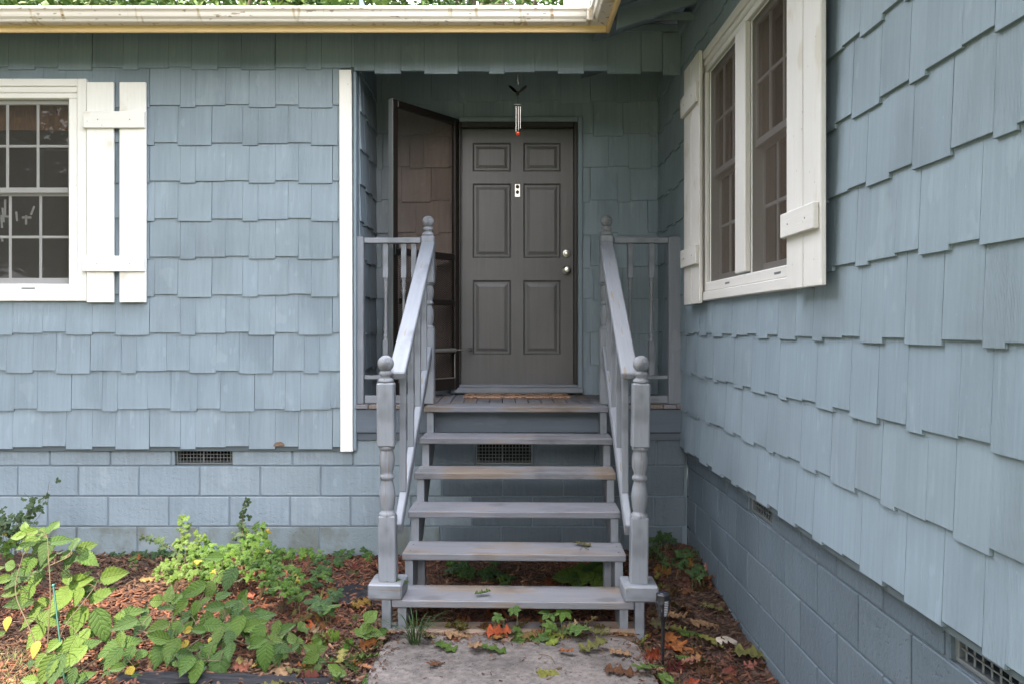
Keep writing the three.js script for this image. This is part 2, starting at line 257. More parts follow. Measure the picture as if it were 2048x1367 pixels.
function placeShingles(limit) {
  allShingles.sort((a, b) => b.area - a.area);
  const rest = new Map();
  allShingles.forEach((s, i) => {
    if (i < limit && s.area > 0) { const m = mesh('shingle', s.geo, M.shingle[s.tone], s.wall, [s.u, s.v, s.z]); m.rotation.z = s.roll; return; }
    if (!rest.has(s.wall)) rest.set(s.wall, []); rest.get(s.wall).push(s.geo.clone().rotateZ(s.roll).translate(s.u, s.v, s.z));
  });
  for (const [wall, list] of rest) { const m = mesh('shingles', merge(list), M.shingle[0], wall); m.userData.kind = 'stuff'; }
}
const rowsOf = (n, offs, from = 0) => Array.from({ length: n }, (_, i) => ({ y: ROW0 + ROW * (i + from), off: offs[(i + from) % offs.length] }));
// panel joints of each row of the left wall, bottom row first, in metres across the wall
const LO = [-2.355, -2.93 + 0.055, -2.75, -2.355, -1.94, -2.355, -1.94, -2.355, -1.94, -2.355, -2.737];

// -- left wing: wall, and the beam across the porch that carries its top row on
const WIN_L = [-3.80, -2.855, 1.80, 3.10];
const wallLeft = mesh('wall', sheet(-5.2, -0.985, 0.73, 3.57, [WIN_L], 0.12), M.sheet, house, hpos(0, 0, -6.003));
shingledWall(wallLeft, rowsOf(10, LO), -5.2, -1.085, [WIN_L], 1);
const beam = mesh('porch_beam', merge([boxAt(-0.985, 1.195, 3.285, 3.57, -0.10, 0, 0.003, 'x'), boxAt(0.7, 1.195, 3.52, 3.568, 0.0, 0.018, 0.003, 'x')]), M.sidingPlain, house, hpos(0, 0, -6.003));
shingledWall(wallLeft, [{ y: ROW0 + ROW * 10 - 0.002, off: LO[10], a: -5.2, b: -0.99, top: 3.515 }], -5.2, -1, [WIN_L], 2);
shingledWall(beam, [{ y: ROW0 + ROW * 10 - 0.028, off: LO[10] + PANEL * 2, a: -0.99, b: 1.06, top: 3.51 }], -1, 1.1, [], 3);
mesh('corner_block', boxAt(1.065, 1.185, 3.228, 3.51, 0.002, 0.02, 0.003), M.sidingPlain, beam);
// white corner board, a little out of plumb
{ const g = boxAt(-1.083, -1.0, 0.728, 3.262, 0.0, 0.028, 0.004); const m = mesh('corner_board', g, M.white, house, hpos(0, 0, -6)); m.rotation.z = 0.0035; m.position.x = 0.0045; m.position.y = 0.003;
  mesh('corner_board', boxAt(-0.995, -0.976, 0.735, 3.25, -0.10, 0.020, 0.003), M.sidingPlain, house, hpos(0, 0, -6)); }

// -- porch recess
const wallSide = mesh('wall', sheet(0.105, 1.0, 0.95, 3.6, [], 0.05), M.sheet, house, hpos(-0.978, 0, -6.0), [0, Math.PI / 2, 0]);
shingledWall(wallSide, rowsOf(11, [0.3, 0.62, 0.05, 0.9], 1), 0.11, 0.9, [], 4);
const DOOR = [-0.37, 0.606, 1.0, 3.156];
const wallDoor = mesh('wall', sheet(-1.0, 1.25, 0.95, 3.6, [[-0.345, 0.575, 1.04, 3.125]], 0.14), M.sheet, house, hpos(0, 0, -6.9));
shingledWall(wallDoor, rowsOf(11, [-0.55, -0.11, -0.55, 0.30, -0.3], 1), -0.975, 1.19, [DOOR], 5);
mesh('porch_ceiling', boxAt(-1.0, 1.2, 3.56, 3.58, -6.95, -6.104, 0.002, 'x'), M.sidingPlain, house, hpos(0, 0, 0));

// -- right wing
const WR0 = [0.77, 1.475, 1.79, 3.05], WR1 = [1.635, 2.335, 1.79, 3.05];
const wallRight = mesh('wall', sheet(-0.92, 5.2, 0.73, 3.62, [WR0, WR1], 0.12), M.sheet, house, hpos(1.198, 0, -6.0), [0, -Math.PI / 2, 0]);
const RO = [2.354 - 0.0, 2.354 - 0.60, 2.354 - 0.42, 2.354, 2.354 + 0.42, 2.354 + 0.05, 2.354 - 0.40, 2.354, 2.354 + 0.42, 2.354 - 0.2, 2.354];
shingledWall(wallRight, rowsOf(11, RO), -0.9, 5.2, [WR0, WR1], 6);
mesh('frieze_board', boxAt(-0.02, 5.2, 3.49, 3.60, 0.0, 0.03, 0.003, 'x'), M.sidingPlain, wallRight);
placeShingles(300);
mesh('broken_edge', boxUV(new THREE.CircleGeometry(0.038, 24, 0, Math.PI).scale(1, 0.8, 1)), std({ color: C(0.16, 0.11, 0.075), bumpMap: T.concreteB, bumpScale: 0.01, roughness: 1 }), wallLeft, [wx(559, 6), 0.7635, 0.0206]);

// -- closing walls, interior floor, roof
{
  const g = [boxAt(-5.2, -5.08, 0.0, 3.74, -10, -6.13), boxAt(-5.2, 5.2, 0.0, 3.74, -10.1, -10), boxAt(5.08, 5.2, 0.0, 3.74, -10, -0.8), boxAt(1.33, 5.08, 0.0, 3.74, -0.92, -0.8)];
  mesh('wall', merge(g), M.sidingPlain, house, hpos(0, 0, 0));
  const room = [boxAt(-5.05, -1.15, 0.9, 0.95, -9.9, -6.15), boxAt(-5.05, -1.15, 3.5, 3.55, -9.9, -6.15), boxAt(-5.06, 4.9, 0.9, 3.5, -9.95, -9.9), boxAt(-1.2, -1.15, 0.95, 3.5, -9.9, -6.15), boxAt(1.36, 5.05, 0.9, 0.95, -9.9, -0.95), boxAt(1.36, 5.05, 3.5, 3.55, -9.9, -0.95), boxAt(5.0, 5.05, 0.95, 3.5, -9.9, -0.95), boxAt(-0.6, 1.0, 0.95, 3.5, -7.3, -7.25)];
  mesh('interior', merge(room), M.room, house, hpos(0, 0, 0));
  const slope = (p, q, w0, w1, alongX) => { const s = new THREE.Shape([new THREE.Vector2(p[0], p[1]), new THREE.Vector2(q[0], q[1]), new THREE.Vector2(q[0], q[1] + 0.05), new THREE.Vector2(p[0], p[1] + 0.05)]);
    const e = new THREE.ExtrudeGeometry(s, { depth: w1 - w0, bevelEnabled: false }); return alongX ? e.rotateY(Math.PI / 2).translate(w0, 0, 0) : e.translate(0, 0, w0); };
  const rl = slope([5.57, 3.452], [10.3, 5.02], -5.6, 1.3, true), rr2 = slope([0.60, 3.452], [5.3, 5.007], -10.3, -0.5, false);
  mesh('roof', boxUV(merge([rl, rr2])), M.sidingPlain, house, hpos(0, 0, 0));
}
for (const d of [5.46, 4.87, 4.27, 3.67, 3.07, 2.47, 1.87, 1.27]) {         // rafter tails under the right wing's eave
  const s = new THREE.Shape([[0.69, 3.352], [1.2, 3.52], [1.2, 3.645], [0.69, 3.478]].map((p) => new THREE.Vector2(...p)));
  mesh('rafter_tail', boxUV(new THREE.ExtrudeGeometry(s, { depth: 0.045, bevelEnabled: true, bevelSize: 0.003, bevelThickness: 0.003, bevelSegments: 1 }), 'x'), M.sidingPlain, house, hpos(0, 0, -d));
}
mesh('fascia', boxAt(-5.4, 0.642, 3.388, 3.5, -5.62, -5.6, 0.003, 'x'), M.fascia, house, hpos(0, 0, 0));
mesh('fascia', boxAt(0.644, 0.664, 3.386, 3.48, -5.62, -0.6, 0.003, 'z'), M.fascia, house, hpos(0, 0, 0));
{ // K-style gutters: rim, ogee face, bottom; they meet in an inside mitre
  const P = [[0.0, 0.0], [0.066, 0.0], [0.072, 0.006], [0.074, 0.014], [0.080, 0.020], [0.088, 0.028], [0.091, 0.04], [0.092, 0.052], [0.096, 0.060], [0.104, 0.066], [0.106, 0.072], [0.106, 0.084], [0.100, 0.087], [0.094, 0.083]];
  const inner = P.map(([a, b]) => [a - 0.0012, b + 0.0012]).reverse();
  const make = (x0, x1) => { const out = [...P, ...inner], pos = [], uv = []; let run = [0]; for (let i = 1; i < out.length; i++) run[i] = run[i - 1] + Math.hypot(out[i][0] - out[i - 1][0], out[i][1] - out[i - 1][1]);
    const seg = 1; for (let i = 0; i < out.length - 1; i++) { const [a, b] = out[i], [c, d] = out[i + 1]; const xa = x1(a), xc = x1(c); const q = [[x0, b, a], [xa, b, a], [xc, d, c], [x0, d, c]], r = [run[i], run[i], run[i + 1], run[i + 1]];
      for (const k of [0, 1, 2, 0, 2, 3]) { pos.push(...q[k]); uv.push(q[k][0], r[k]); } }
    const g = new THREE.BufferGeometry(); g.setAttribute('position', new THREE.Float32BufferAttribute(pos, 3)); g.setAttribute('uv', new THREE.Float32BufferAttribute(uv, 2)); g.computeVertexNormals(); return g; };
  const left = make(-5.4, (a) => 0.642 - a), right = make(-5.0, (a) => -a);
  const g1 = mesh('gutter', left, M.gutter, house, hpos(0, 3.429, -5.6));
  const g2 = mesh('gutter', right, M.gutter, house, hpos(0.642, 3.429, -5.6), [0, -Math.PI / 2, 0]); g2.scale.x = -1;
  mesh('mitre_strip', merge([boxAt(0.512, 0.552, -0.003, 0.083, 0.02, 0.112, 0.004)]), M.gutter, g1, [0, 0, 0], [0, 0, 0]);
  for (const k of [-0.1, -1.2, -2.3, -3.4]) mesh('gutter_strap', boxAt(k, k + 0.03, 0.087, 0.0895, 0.0, 0.104, 0.001), M.gutter, g1);
  mesh('splash_guard', merge([boxAt(0.37, 0.53, 0.07, 0.135, 0.101, 0.104, 0.001), boxAt(0.535, 0.538, 0.07, 0.135, 0.101, 0.24, 0.001)]), M.white, g1);
}
// -- foundation of concrete blocks
const BL = 0.4064, BH = 0.2032;
function foundation(name, wall, u0, u1, courses, holes, limitFn) {
  for (const { y, off } of courses) for (let k = Math.floor((u0 - off) / BL); off + k * BL < u1; k++) {
    let r = [[Math.max(u0, off + k * BL + 0.005), Math.min(u1, off + (k + 1) * BL - 0.005), y + 0.005, y + BH - 0.005]].filter((q) => q[1] - q[0] > 0.02);
    for (const h of holes) r = sub(r, h);
    if (!r.length) continue;
    const v = Math.floor(rnd() * 6), g = r.map(([a, b, c, d]) => boxAt(a, b, c, d, -0.03, 0.0095, 0.0035, 'y', v));
    mesh('block', g.length > 1 ? merge(g) : g[0], pick(wall === fl && r[0][0] < -0.6 ? (y < 0.1 ? M.blockBase : M.block) : M.blockDark), wall, [0, 0, rr(-0.0015, 0.002)]);  // blocks behind the steps take the dark set to paint in shade
  }
}
const Y0 = 0.0167;
const VL = [[-2.2, -1.815, 0.632, 0.79], [-0.185, 0.2, 0.632, 0.79]], VR = [[1.475, 1.85, 0.632, 0.79], [3.51, 3.89, 0.632, 0.79]];
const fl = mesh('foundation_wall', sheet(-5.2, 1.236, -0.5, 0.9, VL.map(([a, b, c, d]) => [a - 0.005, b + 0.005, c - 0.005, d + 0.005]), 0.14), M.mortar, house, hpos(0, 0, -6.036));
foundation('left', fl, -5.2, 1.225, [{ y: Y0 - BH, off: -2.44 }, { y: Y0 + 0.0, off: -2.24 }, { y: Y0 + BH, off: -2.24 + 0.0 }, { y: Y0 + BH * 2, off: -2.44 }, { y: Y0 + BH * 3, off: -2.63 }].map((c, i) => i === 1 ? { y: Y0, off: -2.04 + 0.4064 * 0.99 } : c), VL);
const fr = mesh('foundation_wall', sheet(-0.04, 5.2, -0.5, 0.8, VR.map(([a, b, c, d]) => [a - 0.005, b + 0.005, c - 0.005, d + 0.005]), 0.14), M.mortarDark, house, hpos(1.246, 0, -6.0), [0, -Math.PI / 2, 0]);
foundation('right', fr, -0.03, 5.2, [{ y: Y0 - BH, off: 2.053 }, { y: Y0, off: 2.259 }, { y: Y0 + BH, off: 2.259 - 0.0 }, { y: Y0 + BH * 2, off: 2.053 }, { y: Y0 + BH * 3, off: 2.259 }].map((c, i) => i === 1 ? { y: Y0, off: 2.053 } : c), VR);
for (const [wall, holes] of [[fl, VL], [fr, VR]]) for (const [a, b, c, d] of holes) {
  const v = group('foundation_vent', house); v.position.copy(wall.position); v.rotation.copy(wall.rotation);
  const near = wall === fr, zf = near ? -0.006 : -0.022, nb = near ? 9 : 17, nh = near ? 4 : 7, hv = near ? 0.0048 : 0.0022, hh = near ? 0.0026 : 0.0022;
  mesh('frame', merge([boxAt(a, b, c - 0.001, c + 0.012, zf - 0.02, zf, 0.002), boxAt(a - 0.001, a + (near ? 0.022 : 0.012), c + 0.012, d, zf - 0.02, zf + 0.001, 0.002), boxAt(b - 0.012, b + 0.001, c + 0.012, d, zf - 0.02, zf + 0.001, 0.002)]), M.galv, v);
  const bars = []; for (let i = 1; i < nb; i++) { const x = a + (b - a) * i / nb; bars.push(boxAt(x - (i === 8 ? 0.005 : hv), x + (i === 8 ? 0.005 : hv), c, d, zf - 0.012, zf - 0.009, 0.001)); }
  for (let i = 1; i < nh; i++) { const y = c + (d - c) * i / nh; bars.push(boxAt(a, b, y - hh, y + hh, zf - 0.0085, zf - 0.006, 0.001)); }
  mesh('grille', merge(bars), M.galv, v); mesh('duct', merge([boxAt(a - 0.02, b + 0.02, c - 0.02, d + 0.02, -0.6, -0.55), boxAt(a - 0.02, b + 0.02, c - 0.03, c - 0.001, -0.6, -0.14), boxAt(a - 0.02, b + 0.02, d + 0.001, d + 0.03, -0.6, -0.14), boxAt(a - 0.03, a - 0.001, c - 0.02, d + 0.02, -0.6, -0.14), boxAt(b + 0.001, b + 0.03, c - 0.02, d + 0.02, -0.6, -0.14)]), M.dark, v);
}
// -- windows: casing in steps, double-hung sashes with muntins and panes
function windowUnit(at, turn, lights, { casing, y0, y1, cols, glass, blind, outer, screen, paint = M.white, plastic = M.vinyl }) {
  const w = group('window', house, at, turn);
  const first = lights[0][0], last = lights[lights.length - 1][1], [oy0, oy1] = outer;
  const cw = casing;
  const frame = (a, b, c, d, t, z0, z1) => [boxAt(a, a + t, c, d, z0, z1, 0.004), boxAt(b - t, b, c, d, z0, z1, 0.004), boxAt(a + t, b - t, d - t, d, z0, z1, 0.004, 'x'), boxAt(a + t, b - t, c, c + t, z0, z1, 0.004, 'x')];
  const ca = [boxAt(first - cw, first - cw * 0.5, oy0, oy1, -0.002, 0.034, 0.004), boxAt(last + cw * 0.5, last + cw, oy0, oy1, -0.002, 0.034, 0.004), boxAt(first - cw * 0.5, last + cw * 0.5, oy1 - 0.05, oy1, -0.002, 0.034, 0.004, 'x'),
    boxAt(first - cw * 0.5, first, oy0 + 0.05, y1, -0.002, 0.024, 0.005), boxAt(last, last + cw * 0.5, oy0 + 0.05, y1, -0.002, 0.024, 0.005), boxAt(first - cw * 0.5, last + cw * 0.5, y1, y1 + 0.035, -0.002, 0.018, 0.004, 'x'), boxAt(first - cw * 0.5, last + cw * 0.5, y1 + 0.035, oy1 - 0.05, -0.002, 0.026, 0.006, 'x')];
  for (let i = 1; i < lights.length; i++) { const a = lights[i - 1][1], b = lights[i][0], m = (a + b) / 2; ca.push(boxAt(a, m - 0.001, y0 + 0.01, y1, -0.002, 0.022, 0.004), boxAt(m + 0.001, b, y0 + 0.01, y1, -0.002, 0.028, 0.004)); }
  mesh('casing', merge(ca), paint, w);
  mesh('sill', merge([boxAt(first - cw * 0.5, last + cw * 0.5, oy0, oy0 + 0.05, -0.002, 0.036, 0.004, 'x'), boxAt(first - cw * 0.4, last + cw * 0.4, oy0 + 0.051, y0, -0.03, 0.020, 0.006, 'x')]), paint, w);
  for (const [a, b] of lights) {
    mesh('frame', merge(frame(a - 0.02, b + 0.02, y0 - 0.02, y1 + 0.02, 0.024, -0.12, -0.004)), M.vinyl, w);
    const mid = (y0 + y1) / 2 - 0.005;
    for (const [c, d, z] of [[mid, y1 - 0.004, -0.022], [y0 + 0.004, mid + 0.012, -0.056]]) {
      const up = z > -0.03, t = 0.026, bt = up ? 0.036 : 0.042;
      const sash = group('sash', w, [0, 0, 0]); void sash; w.remove(sash); used.sash--;
      mesh('sash', merge([boxAt(a + 0.004, a + t, c, d, z - 0.024, z, 0.003), boxAt(b - t, b - 0.004, c, d, z - 0.024, z, 0.003), boxAt(a + t, b - t, d - 0.028, d, z - 0.024, z, 0.003, 'x'), boxAt(a + t, b - t, c, c + bt, z - 0.024, z, 0.003, 'x')]), M.vinyl, w);
      const gx0 = a + t, gx1 = b - t, gy0 = c + bt, gy1 = d - 0.028;
      for (let k = 1; k < cols; k++) { const x = gx0 + (gx1 - gx0) * k / cols; mesh('muntin', boxAt(x - 0.009, x + 0.009, gy0, gy1, z - 0.016, z - 0.003, 0.003), M.vinyl, w); }
      const my = (gy0 + gy1) / 2, cell = (gx1 - gx0) / cols;
      for (let k = 0; k < cols; k++) {
        mesh('muntin', boxAt(gx0 + k * cell + (k ? 0.0095 : 0), gx0 + (k + 1) * cell - (k < cols - 1 ? 0.0095 : 0), my - 0.009, my + 0.009, z - 0.0155, z - 0.0035, 0.003, 'x'), M.vinyl, w);
        for (const [e, f] of [[gy0, my], [my, gy1]]) mesh('pane', new THREE.PlaneGeometry(cell - 0.002, f - e - 0.002).translate(gx0 + (k + 0.5) * cell, (e + f) / 2, z - 0.01), glass, w);
      }
      if (up) mesh('sash_lock', merge([boxAt((a + b) / 2 + cell * 0.6, (a + b) / 2 + cell * 0.6 + 0.06, c + 0.004, c + 0.016, z - 0.05, z - 0.03, 0.003)]), M.vinyl, w);
    }
    mesh('insect_screen', new THREE.PlaneGeometry(b - a + 0.01, y1 - y0 + 0.01).translate((a + b) / 2, (y0 + y1) / 2, -0.008), screen, w);
    mesh('tilt_label', boxAt((a + b) / 2 + 0.12, (a + b) / 2 + 0.21, y0 - 0.032, y0 - 0.022, 0.0195, 0.0212, 0.0004), M.galv, w);
    if (blind) { const slats = []; for (let y = blind[1]; y > blind[0]; y -= 0.044) slats.push(boxAt(a + 0.01, b - 0.01, y - 0.024, y + 0.024, -0.146, -0.142, 0.001, 'x', Math.floor(rnd() * 8)).rotateX(0).translate(0, 0, 0));
      mesh('blind', merge(slats), M.blindWood, w); }
  }
  return w;
}
const winL = windowUnit(hpos(0, 0, -6), 0, [[-3.757, -2.887]], { casing: 0.122, y0: 1.837, y1: 3.073, cols: 4, glass: M.screenGlass, screen: M.screenL, blind: [2.90, 3.05], outer: [1.725, 3.2] });
for (const [px, py, a, l] of [[5, 430, 0.1, 0.055], [9, 415, 0.0, 0.06], [14, 433, 1.5, 0.03], [2, 443, 0.05, 0.05], [32, 433, 0.1, 0.036], [52, 435, 1.57, 0.035], [51, 440, 0, 0.035], [64, 421, -0.35, 0.035], [3, 478, 0.1, 0.02]])
  mesh('tape', boxAt(-0.008, 0.008, -l, l, 0, 0.001, 0.0002).scale(0.9, 0.9, 1), M.tape, winL, [wx(px, 6.06), wy(py, 6.06), -0.064], [0, 0, a]);
const winR = windowUnit(hpos(1.195, 0, -6), -Math.PI / 2, [[0.796, 1.451], [1.658, 2.313]], { casing: 0.106, y0: 1.81, y1: 3.03, cols: 3, glass: M.screenGlass, screen: M.screenR, paint: M.trimOldShade, blind: [1.82, 3.02], outer: [1.705, 3.15] });
function shutter(at, turn, b0, b1, y0, y1, rails, proud, paint = M.white) {                  // two boards and two battens
  const s = group('shutter', house, at, turn);
  for (const [a, b] of [b0, b1]) mesh('board', boxAt(a, b, y0, y1, proud - 0.02, proud, 0.003, 'y', Math.floor(a * 7)), paint, s);
  for (const [a, b, c, d] of rails) mesh('batten', boxAt(a, b, c, d, proud + 0.0005, proud + 0.021, 0.003, 'x', Math.floor(c * 5)), paint, s);
  mesh('nail', merge(rails.flatMap(([a, b, c, d]) => [0.24, 0.76].map((t) => new THREE.CylinderGeometry(0.004, 0.004, 0.002, 8).rotateX(Math.PI / 2).translate(a + (b - a) * t, (c + d) / 2, proud + 0.0215)))), M.galv, s);
}
shutter(hpos(0, 0, -6), 0, [-2.758, -2.579], [-2.541, -2.365], 1.716, 3.174, [[-2.772, -2.366, 2.867, 2.976], [-2.778, -2.367, 1.92, 2.022]], 0.045);
shutter(hpos(1.195, 0, -6), -Math.PI / 2, [0.36, 0.562], [0.575, 0.794], 1.69, 3.155, [[0.345, 0.785, 2.86, 2.98], [0.35, 0.79, 1.92, 2.03]], 0.06, M.trimOldShade);
shutter(hpos(1.195, 0, -6), -Math.PI / 2, [2.415, 2.602], [2.614, 2.802], 1.70, 3.155, [[2.40, 2.785, 2.88, 2.98], [2.40, 2.785, 1.905, 2.0]], 0.065, M.trimOldShade);

// -- front door in its frame
{
  const f = group('door_frame', house, hpos(0, 0, -6.9));
  mesh('brickmould', merge([boxAt(-0.375, -0.337, 1.09, 3.159, 0, 0.035, 0.006), boxAt(0.571, 0.609, 1.09, 3.159, 0, 0.035, 0.006), boxAt(-0.337, 0.571, 3.121, 3.159, 0, 0.035, 0.006, 'x')]), M.sidingPlain, f);
  mesh('storm_jamb', merge([boxAt(0.541, 0.570, 1.12, 3.12, -0.03, 0.03, 0.004), boxAt(-0.336, -0.322, 1.12, 3.12, -0.03, 0.04, 0.004), boxAt(-0.322, 0.541, 3.079, 3.12, -0.03, 0.03, 0.004), boxAt(-0.322, 0.541, 3.088, 3.094, 0.03, 0.036, 0.002), boxAt(0.556, 0.564, 1.12, 3.1, 0.03, 0.036, 0.002)]), M.bronze, f);
  mesh('threshold', merge([boxAt(-0.40, 0.612, 1.055, 1.098, -0.05, 0.07, 0.006, 'x'), boxAt(-0.335, 0.57, 1.098, 1.117, -0.06, 0.02, 0.004, 'x')]), M.stairPlain, f);
  const dr = group('front_door', house, hpos(0, 0, -6.945));
  const x0 = -0.322, x1 = 0.541, cols = [[-0.234, 0.061], [0.157, 0.445]].map(([a, b]) => [a, b]), rows = [[1.343, 1.914], [2.086, 2.661], [2.753, 2.975]];
  let solid = [[x0, x1, 1.117, 3.079]]; for (const c of cols) for (const r of rows) solid = sub(solid, [c[0], c[1], r[0], r[1]]);
  mesh('slab', merge([boxUV(sheet(x0, x1, 1.117, 3.079, cols.flatMap((c) => rows.map((r) => [c[0], c[1], r[0], r[1]])), 0.04))]), M.door, dr);
  for (const c of cols) for (const r of rows) { // moulded recess, then a raised field
    const ring = (a, za, b, zb) => { const A = [[c[0] + a, r[0] + a, za], [c[1] - a, r[0] + a, za], [c[1] - a, r[1] - a, za], [c[0] + a, r[1] - a, za]], B = [[c[0] + b, r[0] + b, zb], [c[1] - b, r[0] + b, zb], [c[1] - b, r[1] - b, zb], [c[0] + b, r[1] - b, zb]], p = [];
      for (let i = 0; i < 4; i++) { const j = (i + 1) % 4; p.push(...A[i], ...A[j], ...B[j], ...A[i], ...B[j], ...B[i]); } const g = new THREE.BufferGeometry(); g.setAttribute('position', new THREE.Float32BufferAttribute(p, 3)); return boxUV(g); };
    const field = boxUV(new THREE.PlaneGeometry(c[1] - c[0] - 0.1, r[1] - r[0] - 0.1).translate((c[0] + c[1]) / 2, (r[0] + r[1]) / 2, -0.006));
    mesh('panel', merge([ring(0, 0, 0.012, -0.013), ring(0.012, -0.013, 0.026, -0.013), ring(0.026, -0.013, 0.05, -0.006), field]), M.door, dr);
  }
  const kx = wx(1133.5, 6.93), rose = (y, r) => [lathe([[0, 0.012], [r * 0.75, 0.012], [r, 0.006], [r, 0]], 28).rotateX(Math.PI / 2).translate(kx, y, 0.001)];
  mesh('deadbolt', merge([...rose(wy(507, 6.93), 0.033), lathe([[0, 0.022], [0.018, 0.022], [0.022, 0.012]], 24).rotateX(Math.PI / 2).translate(kx, wy(507, 6.93), 0), boxAt(kx - 0.002, kx + 0.002, wy(507, 6.93) - 0.006, wy(507, 6.93) + 0.006, 0.021, 0.0235, 0.0005)]), M.silver, dr);
  mesh('knob', merge([...rose(wy(540, 6.93), 0.034), lathe([[0.012, 0.005], [0.013, 0.03], [0.024, 0.04], [0.029, 0.052], [0.027, 0.062], [0.018, 0.068], [0, 0.069]], 28).rotateX(Math.PI / 2).translate(kx, wy(540, 6.93), 0)]), M.silver, dr);
  const nx = wx(1035, 6.93), ny = wy(381, 6.93), nk = mesh('knocker', boxAt(nx - 0.021, nx + 0.021, ny - 0.05, ny + 0.05, 0, 0.007, 0.003), M.silver, dr);
  void nk; mesh('viewer', merge([lathe([[0.014, 0], [0.014, 0.008], [0.008, 0.009], [0.007, 0.004], [0, 0.004]], 20).rotateX(Math.PI / 2).translate(nx, ny + 0.03, 0.007), lathe([[0.013, 0], [0.013, 0.012], [0.006, 0.016], [0, 0.016]], 20).rotateX(Math.PI / 2).translate(nx, ny - 0.012, 0.007)]), M.black, dr);
}
// -- storm door, hinged at the left jamb and standing open
{
  const th = Math.atan2(-0.821, -0.571), s = group('storm_door', house, hpos(-0.345, 0, -6.862), th), W = 0.755, y0 = 1.085, y1 = 3.135;
  const bar = (a, b, c, d, z0 = -0.016, z1 = 0.016) => boxAt(a, b, c, d, z0, z1, 0.004);
  mesh('frame', merge([bar(0, 0.055, y0, y1), bar(W - 0.055, W, y0, y1), bar(0.055, W - 0.055, y1 - 0.05, y1), bar(0.055, W - 0.055, y0, y0 + 0.085)]), M.bronze, s);
  for (const [c, d] of [[2.055, 2.105], [1.715, 1.755], [1.36, 1.395]]) mesh('rail', bar(0.055, W - 0.055, c, d, -0.018, 0.014), M.bronze, s);
  mesh('edge_strip', boxAt(W + 0.0005, W + 0.006, y0, y1, -0.02, 0.02, 0.001), M.galv, s);
  mesh('pane', new THREE.PlaneGeometry(W - 0.11, y1 - 0.05 - 2.105).translate(W / 2, (y1 - 0.05 + 2.105) / 2, 0), M.tint, s);
  for (const [c, d] of [[1.755, 2.055], [1.395, 1.715], [y0 + 0.085, 1.36]]) { // expanded metal over the lower openings, with the pane behind it
    const strands = [], st = 0.016; for (let y = c - W; y < d; y += st) for (const sg of [-1, 1]) { // diamond strands clipped to the opening
      let xa = 0.055, xb = W - 0.055, ya = y + (sg > 0 ? 0 : (xb - xa) * 0.5), yb = y + (sg > 0 ? (xb - xa) * 0.5 : 0);
      const t0 = clamp((sg > 0 ? c - ya : d - ya) / (yb - ya), 0, 1), t1 = clamp((sg > 0 ? d - ya : c - ya) / (yb - ya), 0, 1); if (t1 <= t0 + 0.001) continue;
      const A = V(xa + (xb - xa) * t0, ya + (yb - ya) * t0, -0.006), B = V(xa + (xb - xa) * t1, ya + (yb - ya) * t1, -0.006), L = A.distanceTo(B), g = new THREE.BoxGeometry(L, 0.0022, 0.002); g.rotateZ(Math.atan2(B.y - A.y, B.x - A.x)).translate((A.x + B.x) / 2, (A.y + B.y) / 2, -0.006 - sg * 0.0012); strands.push(g); }
    mesh('screen', merge(strands), M.bronze, s); mesh('pane', new THREE.PlaneGeometry(W - 0.11, d - c).translate(W / 2, (c + d) / 2, 0.006), M.tint, s);
  }
  mesh('trim_strip', merge([boxAt(0.056, 0.066, y0 + 0.09, 1.355, -0.022, -0.0165, 0.001), boxAt(0.06, 0.3, y0 + 0.086, y0 + 0.094, -0.022, -0.0165, 0.001)]), M.alum, s);
  mesh('handle', merge([boxAt(W - 0.05, W - 0.012, 2.05, 2.14, -0.03, -0.0165, 0.004), boxAt(W - 0.075, W - 0.02, 2.085, 2.10, -0.05, -0.031, 0.004)]), M.black, s);
  const closer = group('door_closer', house, hpos(0, 0, 0)); const A = V(-0.53, 1.382, -6.56), B = V(-0.25, 1.385, -6.86), k = A.clone().lerp(B, 0.62);
  mesh('cylinder', tube([A, A.clone().lerp(k, 0.5), k], 0.014, 4, 10), M.alum, closer); mesh('rod', tube([k, k.clone().lerp(B, 0.5), B], 0.005, 4, 8), M.alum, closer); mesh('bracket', boxAt(-0.27, -0.225, 1.372, 1.396, -6.875, -6.855, 0.003), M.black, closer);
}
// -- porch floor
{
  const p = group('porch_floor', house, hpos(0, 0, 0));
  for (let k = 0; k < 25; k++) { const x = -0.985 + k * 0.0892; if (x > 1.17) break; const mid = x > -0.56 && x < 0.66; mesh('floor_board', boxAt(x + 0.0025, Math.min(1.19, x + 0.0867), 1.013, 1.04, -6.89, mid ? -6.102 : -5.972, 0.003, 'z', k % 7), M.deck, p); }
  mesh('rim_board', boxAt(-1.02, 1.2, 0.852, 1.009, -6.032, -5.99, 0.004, 'x'), M.porchShadeBlue, p);
  mesh('ledger_board', boxAt(-1.0, 1.2, 0.80, 0.85, -6.035, -6.012, 0.003, 'x', 2), M.porchShadeBlue, p);
}
